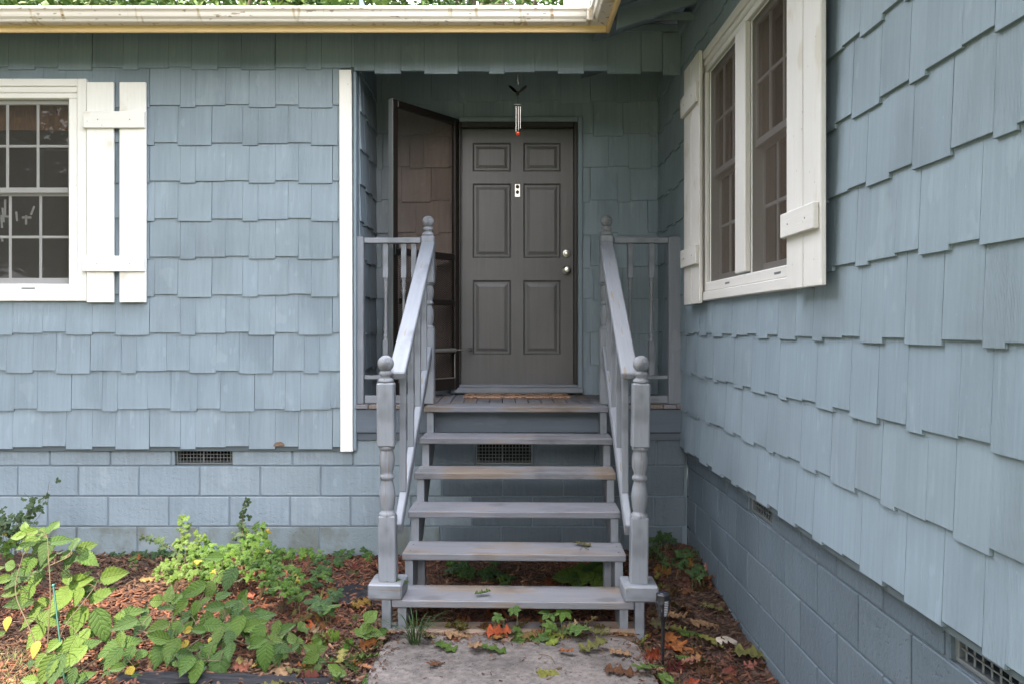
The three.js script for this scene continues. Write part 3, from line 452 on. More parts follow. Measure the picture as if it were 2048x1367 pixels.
// ---------------------------------------------------------------- porch steps
const steps = thing('porch_steps', 'weathered grey wooden porch steps with turned newel posts and handrails', 'steps', [0.088, 0, -5.84], -0.031);
const RISE = 0.1748, RUN = 0.257;
function turned(y0, y1, r, small) {                                         // a turned section: coves, rings and two vases
  const L = y1 - y0, P = small ? [[1, 0], [0.9, 0.02], [0.55, 0.045], [0.85, 0.07], [0.85, 0.10], [0.5, 0.125], [0.78, 0.16], [0.85, 0.20], [0.62, 0.25], [0.55, 0.45], [0.5, 0.72], [0.62, 0.78], [0.85, 0.80], [0.5, 0.83], [0.8, 0.87], [0.85, 0.92], [0.6, 0.95], [0.9, 0.98], [1, 1]]
    : [[1.0, 0], [1.0, 0.035], [0.9, 0.05], [0.72, 0.075], [0.72, 0.09], [0.85, 0.16], [0.93, 0.26], [0.93, 0.33], [0.82, 0.42], [0.66, 0.50], [0.66, 0.515], [0.86, 0.535], [0.88, 0.56], [0.80, 0.585], [0.66, 0.60], [0.7, 0.64], [0.86, 0.70], [0.92, 0.78], [0.90, 0.85], [0.78, 0.925], [0.7, 0.94], [0.92, 0.955], [0.95, 0.98], [0.9, 1]];
  return lathe(P.map(([a, b]) => [a * r, y0 + b * L]), small ? 12 : 24);
}
function newel(x, z, foot, s1, s2, top, lean, ballR) {
  const w = 0.089, g = [boxAt(-w / 2, w / 2, foot, s1, -w / 2, w / 2, 0.006), turned(s1 - 0.004, s2 + 0.004, w / 2, false), boxAt(-w / 2, w / 2, s2, top, -w / 2, w / 2, 0.008)];
  const n = mesh('newel_post', merge(g), M.stair, steps, [x, 0, z], [0, 0, lean]);
  mesh('finial', merge([lathe([[0.0, 0], [0.038, 0], [0.041, 0.008], [0.038, 0.018], [0.027, 0.026], [0.025, 0.032], [0.033, 0.038], [0.036, 0.048], [0.032, 0.056], [0.024, 0.062]], 24).translate(0, top - 0.001, 0), new THREE.SphereGeometry(ballR, 28, 18).translate(0, top + 0.058 + ballR * 0.92, 0)]), M.stair, n);
  return n;
}
for (let k = 0; k < 6; k++) {                                               // treads from the porch down
  const w = k === 5 ? 0.615 : 0.6, y = 1.04 - RISE * k, z = RUN * k;
  const g = boxAt(-w, w, -0.038, 0, -0.283, 0, 0.005, 'x', k + 1); const tr = mesh('tread', g, M.tread[k % 3], steps, [rr(-0.004, 0.004), y, z], [0, rr(-0.003, 0.003), rr(-0.003, 0.003)]);
  const worn = [], nails = [], strip = (x, L, wd, onTop) => { const n = 14, pos = [], e = (i, s) => { const t = i / n, q = wd * (0.25 + 0.75 * vnoise(x * 30 + i * 0.9, k * 7 + s * 3, 512, 512, 300)) * Math.sin(Math.PI * clamp(t, 0.03, 0.97)); return q; };
    for (let i = 0; i < n; i++) { const a = x + L * i / n, b = x + L * (i + 1) / n, P = (X, q) => onTop ? [X, 0.0006, -0.0058 - q] : [X, -0.006 - q, 0.0006]; const q0 = e(i, 1), q1 = e(i + 1, 1); pos.push(...P(a, 0), ...P(b, 0), ...P(b, q1), ...P(a, 0), ...P(b, q1), ...P(a, q0)); }
    const gg = new THREE.BufferGeometry(); gg.setAttribute('position', new THREE.Float32BufferAttribute(pos, 3)); worn.push(boxUV(gg, 'x')); };
  for (let i = 0; i < 5; i++) strip(rr(-0.5, 0.3), rr(0.1, 0.42), rr(0.005, 0.016), true); for (let i = 0; i < 3; i++) strip(rr(-0.55, 0.35), rr(0.06, 0.25), rr(0.003, 0.008), false);
  mesh('worn_patch', merge(worn), M.bareWood, tr);
  for (const s of [-0.565, 0.565]) for (const zz of [-0.06, -0.2]) nails.push(new THREE.CylinderGeometry(0.0042, 0.0042, 0.002, 8).translate(s * (w / 0.6), 0.0006, zz + rr(-0.01, 0.01))); mesh('nail_head', merge(nails), M.black, tr);
}
for (const s of [-1, 1]) {                                                  // cut stringers, one leg piece and a block under each lower post
  const pts = [[-0.15, 0.78]]; for (let k = 0; k < 6; k++) { const y = 1.002 - RISE * k, z = RUN * k - 0.026; pts.push([z - RUN + (k ? 0.0 : 0.1), y], [z, y]); } pts.push([RUN * 5 - 0.026, -0.045], [RUN * 5 - 0.2, -0.045]);
  const sh = new THREE.Shape(pts.map(([z, y]) => new THREE.Vector2(z, y)));
  mesh('stringer', boxUV(new THREE.ExtrudeGeometry(sh, { depth: 0.042, bevelEnabled: false }).rotateY(-Math.PI / 2).translate(0.021, 0, 0), 'y'), M.stair, steps, [s * 0.565, 0, 0]);
  mesh('brace_post', boxAt(-0.022, 0.022, -0.05, 0.33, -0.03, 0.03, 0.004), M.stair, steps, [s * 0.52, 0, 0.80]);
  newel(s * 0.642, 1.2, 0.243, 0.583, 0.937, 1.268, s * -0.012, 0.0425);
  mesh('base_block', cbox(0.175, 0.079, 0.205, 0.008, 'x', s + 2), M.stair, steps, [s * 0.648, 0.2075, 1.19], [0, s * 0.02, 0]);
  mesh('leg', boxAt(-0.024, 0.024, -0.05, 0.167, -0.03, 0.03, 0.004), M.stair, steps, [s * 0.643, 0, 1.25]);
  newel(s * 0.598, -0.19, 1.041, 1.545, 1.845, 2.165, 0, 0.040);
  // handrail and lower rail, sloping down from the upper post to the lower one
  const rail = (name, xa, ya, za, xb, yb, zb, w, h) => { const A = V(xa, ya, za), B = V(xb, yb, zb), L = A.distanceTo(B); const m = mesh(name, cbox(w, h, L, 0.006, 'z', s + 3), M.stair, steps); m.position.copy(A.clone().lerp(B, 0.5)); m.lookAt(steps.localToWorld(B.clone())); return m; };
  rail('handrail', s * 0.592, 2.105, -0.142, s * 0.606, 1.30, 1.17, 0.089, 0.04);
  rail('lower_rail', s * 0.585, 1.40, -0.142, s * 0.60, 0.50, 1.16, 0.04, 0.075);
  for (let k = 0; k < 4; k++) { const t = (k + 0.75) / 4.4, z = -0.142 + 1.31 * t, x = s * (0.59 + 0.012 * t), yt = 2.085 - 0.805 * t, yb = 1.43 - 0.9 * t;
    mesh('baluster', boxAt(-0.0175, 0.0175, yb, yt, -0.0175, 0.0175, 0.003), M.stair, steps, [x, 0, z]); }
}
// porch railings beside the steps
function railing(label, d, post, r0, r1, spin, board) {
  if (r0 > r1) [r0, r1] = [r1, r0];
  const t = thing('porch_railing', label, 'railing', [post, 1.041, -d], 0), o = post;
  mesh('post', boxAt(-0.042, 0.042, 0, 1.118, -0.042, 0.042, 0.005), M.stairPlain, t);
  mesh('top_rail', boxAt(r0 - o, r1 - o, 1.074, 1.111, -0.032, 0.032, 0.004, 'x'), M.stair, t);
  mesh('bottom_rail', boxAt(r0 - o, r1 - o, 0.165, 0.19, -0.02, 0.02, 0.003, 'x'), M.stair, t);
  for (const x of spin) mesh('spindle', merge([boxAt(-0.018, 0.018, 0.19, 0.42, -0.018, 0.018, 0.003), turned(0.42, 0.84, 0.018, true), boxAt(-0.018, 0.018, 0.84, 1.074, -0.018, 0.018, 0.003)]), M.stair, t, [x - o, 0, 0]);
  mesh('kick_board', boxAt(r0 - o, r1 - o, 0.002, 0.055, -0.02, 0.02, 0.004, 'x'), M.stair, t);
}
railing('blue grey railing left of the steps beside the white corner board', 6.06, -0.975, -0.932, -0.552, [-0.79, -0.668, -0.60]);
railing('blue grey railing right of the steps against the right wing', 6.06, 1.152, 1.109, 0.745, [0.858, 1.0].map((x) => x));
// ---------------------------------------------------------------- small things on the porch
{
  const m = thing('door_mat', 'worn brown coir door mat with dark spots before the grey front door', 'door mat', [0.10, 1.0415, -6.67]);
  mesh('mat_body', boxAt(-0.39, 0.39, 0, 0.014, -0.17, 0.17, 0.004, 'x'), std({ color: C(0.62, 0.55, 0.5), map: T.mat, bumpMap: T.concreteB, bumpScale: 0.006, roughness: 1 }), m);
  for (const [x, z, r] of [[-0.25, 0.02, 0.045], [-0.08, 0.06, 0.025], [0.05, -0.05, 0.03], [0.09, 0.12, 0.02], [0.16, -0.03, 0.035], [0.22, 0.11, 0.02]]) mesh('pebble_pattern', lathe([[0, 0.004], [r * 0.8, 0.003], [r, 0]], 10).scale(1.2, 1, 0.8), M.black, m, [x, 0.0135, z]);
  const d = 6.03, cx = wx(1036, d), c = thing('wind_chime', 'wind chime with black bird, silver tubes and orange ball hanging from the porch beam', 'wind chime', [cx, 3.255, -d - 0.04]);
  const yy = (py) => wy(py, d) - 3.255;
  mesh('hook', tube([[0, 0.0, 0], [0, yy(158), 0], [0.004, yy(164), 0], [0, yy(166), 0]], 0.0022, 10, 6), M.alum, c);
  const bird = []; bird.push(new THREE.SphereGeometry(0.014, 14, 10).scale(0.8, 0.7, 2.4).translate(0, yy(183), 0.0), new THREE.SphereGeometry(0.009, 12, 8).translate(0, yy(184), 0.035), new THREE.ConeGeometry(0.003, 0.014, 6).rotateX(Math.PI / 2).translate(0, yy(184), 0.047));
  for (const s of [-1, 1]) { const sh = new THREE.Shape(); sh.moveTo(0, 0); sh.lineTo(0.055, 0.012); sh.lineTo(0.095, 0.008); sh.lineTo(0.088, -0.004); sh.lineTo(0.092, -0.012); sh.lineTo(0.078, -0.014); sh.lineTo(0.076, -0.024); sh.lineTo(0.058, -0.022); sh.lineTo(0.045, -0.03); sh.lineTo(0, -0.02);
    const g = new THREE.ExtrudeGeometry(sh, { depth: 0.003, bevelEnabled: false }).scale(0.82, 1.1, 1).rotateX(-1.0); g.rotateZ(0.66); if (s < 0) g.scale(-1, 1, 1); bird.push(g.translate(0, yy(182), 0)); }
  const flat = new THREE.BoxGeometry(0.02, 0.002, 0.04).translate(0, yy(183), -0.045); bird.push(flat);
  mesh('bird', merge(bird), M.black, c);
  mesh('cord', merge([tube([[0, yy(168), 0], [0, yy(190), 0], [0, yy(207), 0]], 0.0012, 3, 5), tube([[0, yy(209), 0], [0, yy(240), 0], [0, yy(262), 0]], 0.0012, 3, 5)]), M.black, c);
  mesh('disc', lathe([[0, 0.007], [0.028, 0.007], [0.03, 0.003], [0.03, 0], [0, 0]], 24).translate(0, yy(209), 0), M.alum, c);
  for (const [x, z, l] of [[-0.0125, 0.012, 262], [0.003, 0.016, 259], [0.0165, 0.004, 255], [0.0035, -0.018, 254]]) mesh('chime_tube', new THREE.CylinderGeometry(0.0034, 0.0034, yy(211) - yy(l), 12).translate(x, (yy(211) + yy(l)) / 2, z), M.silver, c);
  const am = new THREE.MeshPhysicalMaterial({ color: C(0.75, 0.07, 0.01), roughness: 0.15, clearcoat: 1 });
  mesh('ball', new THREE.SphereGeometry(0.0155, 20, 14).translate(0, yy(264.5), 0), am, c);
  mesh('bead', merge([220, 226, 231, 236, 241].map((p) => new THREE.SphereGeometry(0.005, 10, 8).translate(0, yy(p), 0))), am, c);
}
// ---------------------------------------------------------------- ground, path, sleeper
const gy = (x, z) => { const d = -z; let y = -0.035 + 0.07 * smooth(4.5, 6.0, d); y += 0.075 * smooth(0.65, 1.25, x) * smooth(4.3, 5.9, d); y += 0.018 * (vnoise(x * 3 + 50, z * 3 + 50, 512, 512, 200) - 0.5) * 2 * smooth(0.05, 0.25, Math.max(Math.abs(x - 0.03) - 0.6, d - 4.75)); y -= 0.02 * smooth(4.2, 3.0, d) * 0; return y; };
{
  const g = new THREE.PlaneGeometry(400, 400, 1, 1).rotateX(-Math.PI / 2); const uv = g.attributes.uv, p = g.attributes.position; for (let i = 0; i < uv.count; i++) uv.setXY(i, p.getX(i), p.getZ(i));
  const gr = mesh('ground', g, std({ color: C(0.16, 0.17, 0.12), map: T.lawn, roughness: 1 }), scene, [0, -0.12, 0]); tag(gr, 'lawn running off behind the house and the viewer', 'ground', null, 'structure');
  const nx = 110, nz = 80, x0 = -6, x1 = 1.24, z0 = -6.03, z1 = -2.6, pos = [], uvs = [], idx = [];
  for (let j = 0; j <= nz; j++) for (let i = 0; i <= nx; i++) { const x = x0 + (x1 - x0) * i / nx, z = z0 + (z1 - z0) * j / nz; pos.push(x, gy(x, z), z); uvs.push(x, z); if (i < nx && j < nz) { const a = j * (nx + 1) + i; idx.push(a, a + nx + 1, a + 1, a + 1, a + nx + 1, a + nx + 2); } }
  const b = new THREE.BufferGeometry(); b.setAttribute('position', new THREE.Float32BufferAttribute(pos, 3)); b.setAttribute('uv', new THREE.Float32BufferAttribute(uvs, 2)); b.setIndex(idx); b.computeVertexNormals();
  tag(mesh('flower_bed', b, std({ color: C(0.10, 0.075, 0.06), map: T.soil, bumpMap: T.concreteB, bumpScale: 0.01, roughness: 1 }), scene), 'mulched bed along the foot of the house', 'flower bed', null, 'structure');
  // concrete path: an uneven outline with worn corners
  const s = new THREE.Shape(), far = -4.53, P = [[-0.625, -2.2], [-0.605, -3.9], [-0.59, -4.25], [-0.575, -4.42], [-0.53, -4.50], [-0.42, far], [0.0, far - 0.008], [0.45, far + 0.004], [0.60, far + 0.03], [0.655, -4.40], [0.66, -4.2], [0.675, -3.9], [0.69, -2.2]];
  P.forEach(([x, z], i) => i ? s.lineTo(x, -z) : s.moveTo(x, -z));
  const pg = new THREE.ExtrudeGeometry(s, { depth: 0.09, bevelEnabled: true, bevelSize: 0.008, bevelThickness: 0.008, bevelSegments: 2, curveSegments: 4 }).rotateX(-Math.PI / 2).translate(0, -0.098, 0);
  tag(mesh('path', boxUV(pg, 'z'), std({ color: C(0.215, 0.195, 0.182), map: T.concrete, bumpMap: T.concreteB, bumpScale: 0.006, roughness: 0.92 }), scene), 'worn concrete path ending at the steps', 'path', null, 'structure');
  const sl = mesh('timber_sleeper', boxAt(-0.66, 0.66, 0, 0.075, -0.07, 0.07, 0.012, 'x', 3), M.timber, scene, [0.045, -0.055, -4.63], [0, -0.01, 0.006]); tag(sl, 'grey weathered timber on the ground under the lowest step', 'timber');
}
// ---------------------------------------------------------------- trees
const leafy = (c, tr = 0.4, o = {}) => new THREE.MeshPhysicalMaterial({ color: C(...c), roughness: 0.9, transmission: tr, thickness: 0, side: THREE.DoubleSide, ...o });
function spray(n, len, wid, spread) {                                       // a leafy twig end: n folded leaves round a point
  const pos = []; for (let i = 0; i < n; i++) { const q = new THREE.Quaternion().setFromEuler(new THREE.Euler(rr(-1.2, 1.2), rr(0, 6.28), rr(-0.8, 0.8))), o = V(rr(-1, 1), rr(-1, 1), rr(-1, 1)).multiplyScalar(spread), L = len * rr(0.7, 1.2), W = wid * rr(0.7, 1.2);
    const P = [[0, 0, 0], [-W / 2, -0.02 * L, L * 0.45], [0, 0.08 * L, L * 0.5], [W / 2, -0.02 * L, L * 0.45], [0, -0.1 * L, L]].map((p) => V(...p).applyQuaternion(q).add(o));
    for (const [a, b, c] of [[0, 2, 1], [0, 3, 2], [1, 2, 4], [2, 3, 4]]) for (const k of [a, b, c]) pos.push(P[k].x, P[k].y, P[k].z); }
  const g = new THREE.BufferGeometry(); g.setAttribute('position', new THREE.Float32BufferAttribute(pos, 3)); g.computeVertexNormals(); return g;
}
function tree(label, [x, z], crown, { trunkR = 0.22, n = 2500, leaf = [0.2, 0.12], gaps = [], green = [0.055, 0.11, 0.022], seen = false, lean = [0, 0] }) {
  const t = thing('tree', label, 'tree', [x, -0.12, z]);
  const [cx, cy, cz] = crown.c, R = crown.r, top = V(cx - x, cy, cz - z), parts = [tube([[0, -0.2, 0], [lean[0], cy * 0.35, lean[1]], top.clone().multiplyScalar(0.7).setY(cy * 0.75), top], trunkR, 20, 10, 0.3)];
  const lobes = []; for (let i = 0; i < 14; i++) { const a = i * 2.4, u = rr(-0.8, 0.9), k = Math.sqrt(1 - u * u) * 0.62; lobes.push(V(Math.cos(a) * k * R[0], u * 0.62 * R[1], Math.sin(a) * k * R[2])); }
  for (const l of lobes) { const s = top.clone().multiplyScalar(rr(0.55, 0.85)); s.x = top.x * (s.y / cy); const e = top.clone().add(l); if (gaps.some(([gx, gyy, gz, r]) => [0.2, 0.35, 0.5, 0.65, 0.8, 0.95].some((k) => { const d = s.clone().lerp(e, k).add(V(x - gx, -0.12 - gyy, z - gz)), q = d.dot(SUN); return d.addScaledVector(SUN, -q).length() < r + 0.35; }))) continue; parts.push(tube([s, s.clone().lerp(e, 0.5).add(V(0, -0.2, 0)), e], trunkR * 0.35, 8, 6, 0.3)); }
  mesh('trunk', boxUV(merge(parts)), std({ color: C(0.14, 0.11, 0.085), bumpMap: T.bark, bumpScale: 0.02, roughness: 0.95 }), t);
  const g = spray(7, leaf[0], leaf[1], leaf[0] * 0.7), inst = [], m4 = new THREE.Matrix4(), q = new THREE.Quaternion(), p = V(0, 0, 0);
  for (let i = 0; i < n; i++) {
    if (crown.even) { do p.set(rr(-1, 1), rr(-1, 1), rr(-1, 1)); while (p.lengthSq() > 1); p.multiply(V(...R)); }
    else { const l = pick(lobes), rad = 0.5 + 0.12 * Math.sin(i); do p.set(rr(-1, 1), rr(-1, 1), rr(-1, 1)); while (p.lengthSq() > 1 || p.lengthSq() < 0.12); p.multiply(V(...R).multiplyScalar(rad)).add(l); }
    p.add(V(cx, cy, cz));
    if (gaps.some(([gx, gyy, gz, r]) => { const d = V(p.x - gx, p.y - gyy, p.z - gz), s = d.dot(SUN); return d.addScaledVector(SUN, -s).length() < r + 0.4; })) continue;
    q.setFromEuler(new THREE.Euler(rr(-0.6, 0.6), rr(0, 6.28), rr(-0.6, 0.6))); const k = rr(0.8, 1.3);
    inst.push(m4.clone().compose(V(p.x - x, p.y + 0.12, p.z - z), q, V(k, k, k)));
  }
  const im = new THREE.InstancedMesh(g, seen ? leafy([1, 1, 1], 0.3) : std({ color: C(1, 1, 1), roughness: 0.9 }), inst.length); im.name = numbered('crown'); im.castShadow = im.receiveShadow = true; im.userData.kind = 'stuff';
  inst.forEach((m, i) => { im.setMatrixAt(i, m); const b = rr(0.7, 1.3); im.setColorAt(i, C(green[0] * b * rr(0.85, 1.25), green[1] * b, green[2] * b)); }); t.add(im); return t;
}
const sunGaps = [[wx(372, 5.25), 0.25, -5.25, 0.21], [wx(345, 5.0), 0.1, -5.0, 0.13], [wx(250, 4.85), 0.0, -4.85, 0.24], [wx(120, 4.25), 0.2, -4.25, 0.17], [wx(165, 4.25), 0.05, -4.25, 0.20], [wx(70, 4.2), 0.1, -4.2, 0.16], [wx(20, 4.1), -0.02, -4.1, 0.2], [wx(165, 4.9), 0.0, -4.9, 0.14], [wx(225, 4.5), 0, -4.5, 0.15], [wx(90, 4.3), 0.45, -4.3, 0.16]];  // crown leaves are left out along sun rays to these chosen spots
const sc0 = V(-0.9, 1.7, -4.4).addScaledVector(SUN, 13.5);
tree('tall unseen tree left of the viewer, added with a crown shaped to block the sun', [sc0.x - 0.6, sc0.z + 1.0], { c: [sc0.x, sc0.y, sc0.z], r: [6.3, 5.4, 6.3], even: true }, { trunkR: 0.35, n: 13000, leaf: [0.30, 0.19], gaps: sunGaps });  // added tree out of view, shaped to shade the house front
const back = [[-10.5, -17, 8.6, 3.6], [-5.4, -16, 8.3, 3.4], [-0.6, -17.5, 8.9, 3.7], [3.6, -16.5, 8.4, 3.2], [-14.5, -19, 9.4, 4.0]];
back.forEach(([x, z, y, r], i) => tree(['green tree behind the roof, second from the left end of the gutter', 'pale green tree behind the middle of the gutter', 'green tree behind the roof left of the gutter corner', 'green tree behind the gutter corner', 'green tree behind the far left end of the gutter'][i], [x, z], { c: [x, y, z], r: [r * 1.25, r, r] }, { n: 2600, seen: true, leaf: [0.17, 0.09], green: i === 1 ? [0.10, 0.17, 0.035] : [0.07, 0.14, 0.03] }));
[[-14, 2, 7.2], [-14, -6, 6.6], [-15, 10, 7.6]].forEach(([x, z, y], i) => tree(['unseen big tree added at the left edge of the lawn', 'unseen big tree added beyond the left end of the house', 'unseen big tree added far over on the left of the lawn'][i], [x, z], { c: [x, y, z], r: [3.6, 6.2, 5.4] }, { n: 4200, leaf: [0.30, 0.19] }));  // added out of view to dim the light on the right wall
[[-16, 34], [2, 38], [18, 34]].forEach(([x, z], i) => tree(['broad tree across the lawn on the left', 'broad tree across the lawn behind the viewer', 'broad tree across the lawn on the right'][i], [x, z], { c: [x, 6.4, z], r: [9, 5.6, 4] }, { n: 4200, leaf: [0.42, 0.28] }));

// ---------------------------------------------------------------- leaves
function gridLeaf(L, W, prof, { n = 12, fold = 0.18, droop = 0.18, wave = 0.012, serr = 0.06, teeth = 17 } = {}) {
  const pos = [], uv = [], idx = [], cols = [-1, -0.55, 0, 0.55, 1];
  for (let j = 0; j <= n; j++) { const t = j / n; for (const s of cols) { const w = W / 2 * prof(t) * (Math.abs(s) === 1 ? 1 + serr * Math.sin(t * teeth * Math.PI) : 1), x = s * w;
    pos.push(x, Math.abs(x) * fold - droop * L * t * t + wave * L * Math.sin((t * 7 - Math.abs(s) * 1.2) * 2 * Math.PI) * Math.abs(s), t * L); uv.push(0.5 + s * 0.5, t); } }
  const c = cols.length; for (let j = 0; j < n; j++) for (let i = 0; i < c - 1; i++) { const a = j * c + i; idx.push(a, a + c, a + 1, a + 1, a + c, a + c + 1); }
  const g = new THREE.BufferGeometry(); g.setAttribute('position', new THREE.Float32BufferAttribute(pos, 3)); g.setAttribute('uv', new THREE.Float32BufferAttribute(uv, 2)); g.setIndex(idx); g.computeVertexNormals(); return g.toNonIndexed();
}
const ovate = (t) => Math.pow(Math.sin(Math.PI * Math.pow(t, 0.78)), 0.95) * (1.12 - 0.32 * t) + 0.015;
const lance = (t) => Math.pow(Math.sin(Math.PI * Math.pow(t, 0.85)), 0.9) + 0.02;
const oakP = (t) => (0.24 + 0.76 * Math.pow(Math.abs(((Math.pow(t, 0.9) * 3.1 + 0.42) % 1) * 2 - 1), 1.3) * (0.8 + 0.2 * Math.sin(t * 11))) * Math.pow(Math.sin(Math.PI * (0.06 + 0.92 * t)), 0.45) * (t < 0.06 ? 0.3 : 1);
function fanLeaf(R, lobes, depth, { pointy = 0.3, cup = 0.15, n = 36 } = {}) {   // ivy, currant: lobes fan out from the stalk
  const pos = [], uv = [], P = [], Q = [];
  for (let i = 0; i <= n; i++) { const a = (i / n - 0.5) * 2 * 2.35, ph = (i / n - 0.5) * lobes, f = Math.abs(Math.cos(ph * Math.PI)), l = Math.pow(f, 0.55 + pointy), cen = 1 - 0.22 * Math.abs(a) / 2.35, r = R * cen * ((1 - depth) + depth * l) * (Math.abs(a) > 2.1 ? 0.75 : 1);
    P.push([Math.sin(a) * r, cup * r * (0.6 - l) * 0.6 - 0.12 * r, Math.cos(a) * r + R * 0.15]); Q.push([Math.sin(a) * r * 0.5, cup * r * 0.35, Math.cos(a) * r * 0.5 + R * 0.15]); }
  const add = (p) => { pos.push(...p); uv.push(0.5 + p[0] / R * 0.45, clamp(0.45 + p[2] / R * 0.45, 0, 1)); };
  const O = [0, 0, R * 0.12];
  for (let i = 0; i < n; i++) { add(O); add(Q[i]); add(Q[i + 1]); add(Q[i]); add(P[i]); add(P[i + 1]); add(Q[i]); add(P[i + 1]); add(Q[i + 1]); }
  const g = new THREE.BufferGeometry(); g.setAttribute('position', new THREE.Float32BufferAttribute(pos, 3)); g.setAttribute('uv', new THREE.Float32BufferAttribute(uv, 2)); g.computeVertexNormals(); return g;
}
const G = {
  bramble: [gridLeaf(1.08, 0.60, ovate, { n: 20, droop: 0.2, wave: 0.016, serr: 0.10, teeth: 25 }), gridLeaf(1.1, 0.54, ovate, { n: 20, droop: 0.08, fold: 0.34, wave: 0.018, serr: 0.1, teeth: 25 }), gridLeaf(1.02, 0.66, ovate, { n: 20, droop: 0.32, fold: 0.12, wave: 0.02, serr: 0.11, teeth: 23 }), gridLeaf(1.05, 0.58, ovate, { n: 20, droop: -0.12, fold: 0.5, wave: 0.014, serr: 0.1, teeth: 25 })],
  currant: [fanLeaf(0.6, 3, 0.42), fanLeaf(0.6, 3, 0.5, { cup: 0.5 }), fanLeaf(0.58, 5, 0.35, { cup: -0.2 })],
  ivy: [fanLeaf(0.6, 3, 0.4, { pointy: 0.9 }), fanLeaf(0.6, 5, 0.4, { pointy: 0.8, cup: 0.3 })],
  lance: [gridLeaf(1, 0.42, lance, { droop: 0.15 }), gridLeaf(1, 0.5, lance, { droop: 0.05, fold: 0.3 })],
  round: [gridLeaf(1, 0.8, ovate, { droop: 0.25, serr: 0 }), gridLeaf(1, 0.9, ovate, { droop: 0.15, serr: 0, fold: 0.25 })],
  creeper: [0, 1].map((k) => merge([-1.9, -0.95, 0, 0.95, 1.9].map((a, i) => gridLeaf(0.55 * (1 - Math.abs(i - 2) * 0.14), 0.26, lance, { n: 8, droop: 0.15 + 0.1 * k, serr: 0.14, teeth: 9 }).rotateY(a)))),
  oak: [gridLeaf(1, 0.95, oakP, { n: 28, serr: 0, droop: 0.12, wave: 0.03, fold: 0.2 }), gridLeaf(1, 0.85, oakP, { n: 28, serr: 0, droop: -0.15, wave: 0.05, fold: 0.4 }), gridLeaf(1, 1.0, oakP, { n: 28, serr: 0, droop: 0.2, wave: -0.045, fold: -0.25 })],
};
const LM = (c, tr = 0.35) => leafy(c, tr, { map: T.leaf, bumpMap: T.leafB, bumpScale: 0.005, roughness: 0.7, specularIntensity: 0.45 });
const L = {
  bramble: [[0.060, 0.125, 0.012], [0.045, 0.100, 0.011], [0.078, 0.145, 0.014], [0.036, 0.082, 0.012], [0.068, 0.120, 0.010]].map((c) => LM(c)),
  bright: [[0.115, 0.20, 0.022], [0.10, 0.175, 0.02]].map((c) => LM(c, 0.45)),  // green of weeds, seedlings; on bramble and currant, sunlight put into the colour
  yellow: [[0.42, 0.32, 0.03], [0.34, 0.30, 0.04]].map((c) => LM(c, 0.4)),
  currant: [[0.066, 0.145, 0.010], [0.052, 0.118, 0.010], [0.085, 0.165, 0.012]].map((c) => LM(c)),
  dusty: [[0.046, 0.085, 0.03], [0.058, 0.10, 0.035]].map((c) => LM(c, 0.25)),
  ivy: [[0.034, 0.078, 0.022], [0.045, 0.095, 0.024], [0.03, 0.066, 0.02]].map((c) => LM(c, 0.2)),
  grass: [LM([0.032, 0.075, 0.015], 0.3)], stem: std({ color: C(0.13, 0.14, 0.05), roughness: 0.7 }), cane: std({ color: C(0.085, 0.062, 0.03), roughness: 0.75 }),
};
const UP = V(0, 1, 0);
function setLeaf(m, p, phi, len, { up = 0.8, face = 0.6, jit = 0.35, base = false } = {}) {   // phi: direction of the tip as seen from the path, 90 is up
  const n = V(rr(-jit, jit), up + rr(-jit, jit), face + rr(-jit, jit)).normalize(), t = V(Math.cos(phi), Math.sin(phi), 0); t.z = -(t.x * n.x + t.y * n.y) / Math.max(0.25, n.z); t.normalize();
  const b = n.clone().cross(t).normalize(), nn = t.clone().cross(b).normalize();
  m.quaternion.setFromRotationMatrix(new THREE.Matrix4().makeBasis(b, nn, t)); m.scale.setScalar(len);
  m.position.copy(p); if (!base) m.position.addScaledVector(t, -len * 0.5); return m;
}
function plant(name, label, category, at, grp) { return thing(name, label, category, at, 0, grp); }
function leaf(t, geos, mats, p, phi, len, o) { const m = new THREE.Mesh(pick(geos), pick(mats)); m.name = numbered('leaf'); m.castShadow = m.receiveShadow = true; setLeaf(m, p.clone().sub(t.position), phi, len, o); t.add(m); return m; }
const D2 = Math.PI / 180;
const depthOf = (py) => clamp(4.0 + (1340 - py) * 0.0035, 3.95, 5.5);
// -- two bramble-like plants: leaves set out as they grow, each [x, y, length, direction] as measured
function bramble(t, list, ox, oy, k, depth, canes) {
  const nodes = [], st = [];
  for (const c of canes) { const pts = c.map(([px, py, d]) => V(wx(px, d), wy(py, d), -d).sub(t.position)); st.push(tube(pts, 0.0036, 28, 7, 0.5)); const cv = new THREE.CatmullRomCurve3(pts); for (let i = 0; i <= 24; i++) nodes.push(cv.getPointAt(i / 24)); }
  for (const [x, y, l, a, kind] of list) {
    const px = ox + x / k, py = oy + y / k, d = depth(px, py) + rr(-0.06, 0.06), p = V(wx(px, d), Math.max(wy(py, d), gy(wx(px, d), -d) + 0.035), -d);
    const m = leaf(t, G.bramble, kind === 'y' ? L.yellow : kind === 'b' ? L.bright : L.bramble, p, a * D2, l / k * d / FPX * 1.16, { up: 0.75, face: 0.75, jit: 0.3 });
    let best = nodes[0], bd = 1e9; for (const q of nodes) { const e = q.distanceTo(m.position); if (e < bd) { bd = e; best = q; } }
    if (bd < 0.5) st.push(tube([best, best.clone().lerp(m.position, 0.5).add(V(0, 0.012, 0)), m.position], 0.0016, 6, 5, 0.8));
  }
  mesh('stem', merge(st), L.cane, t);
}
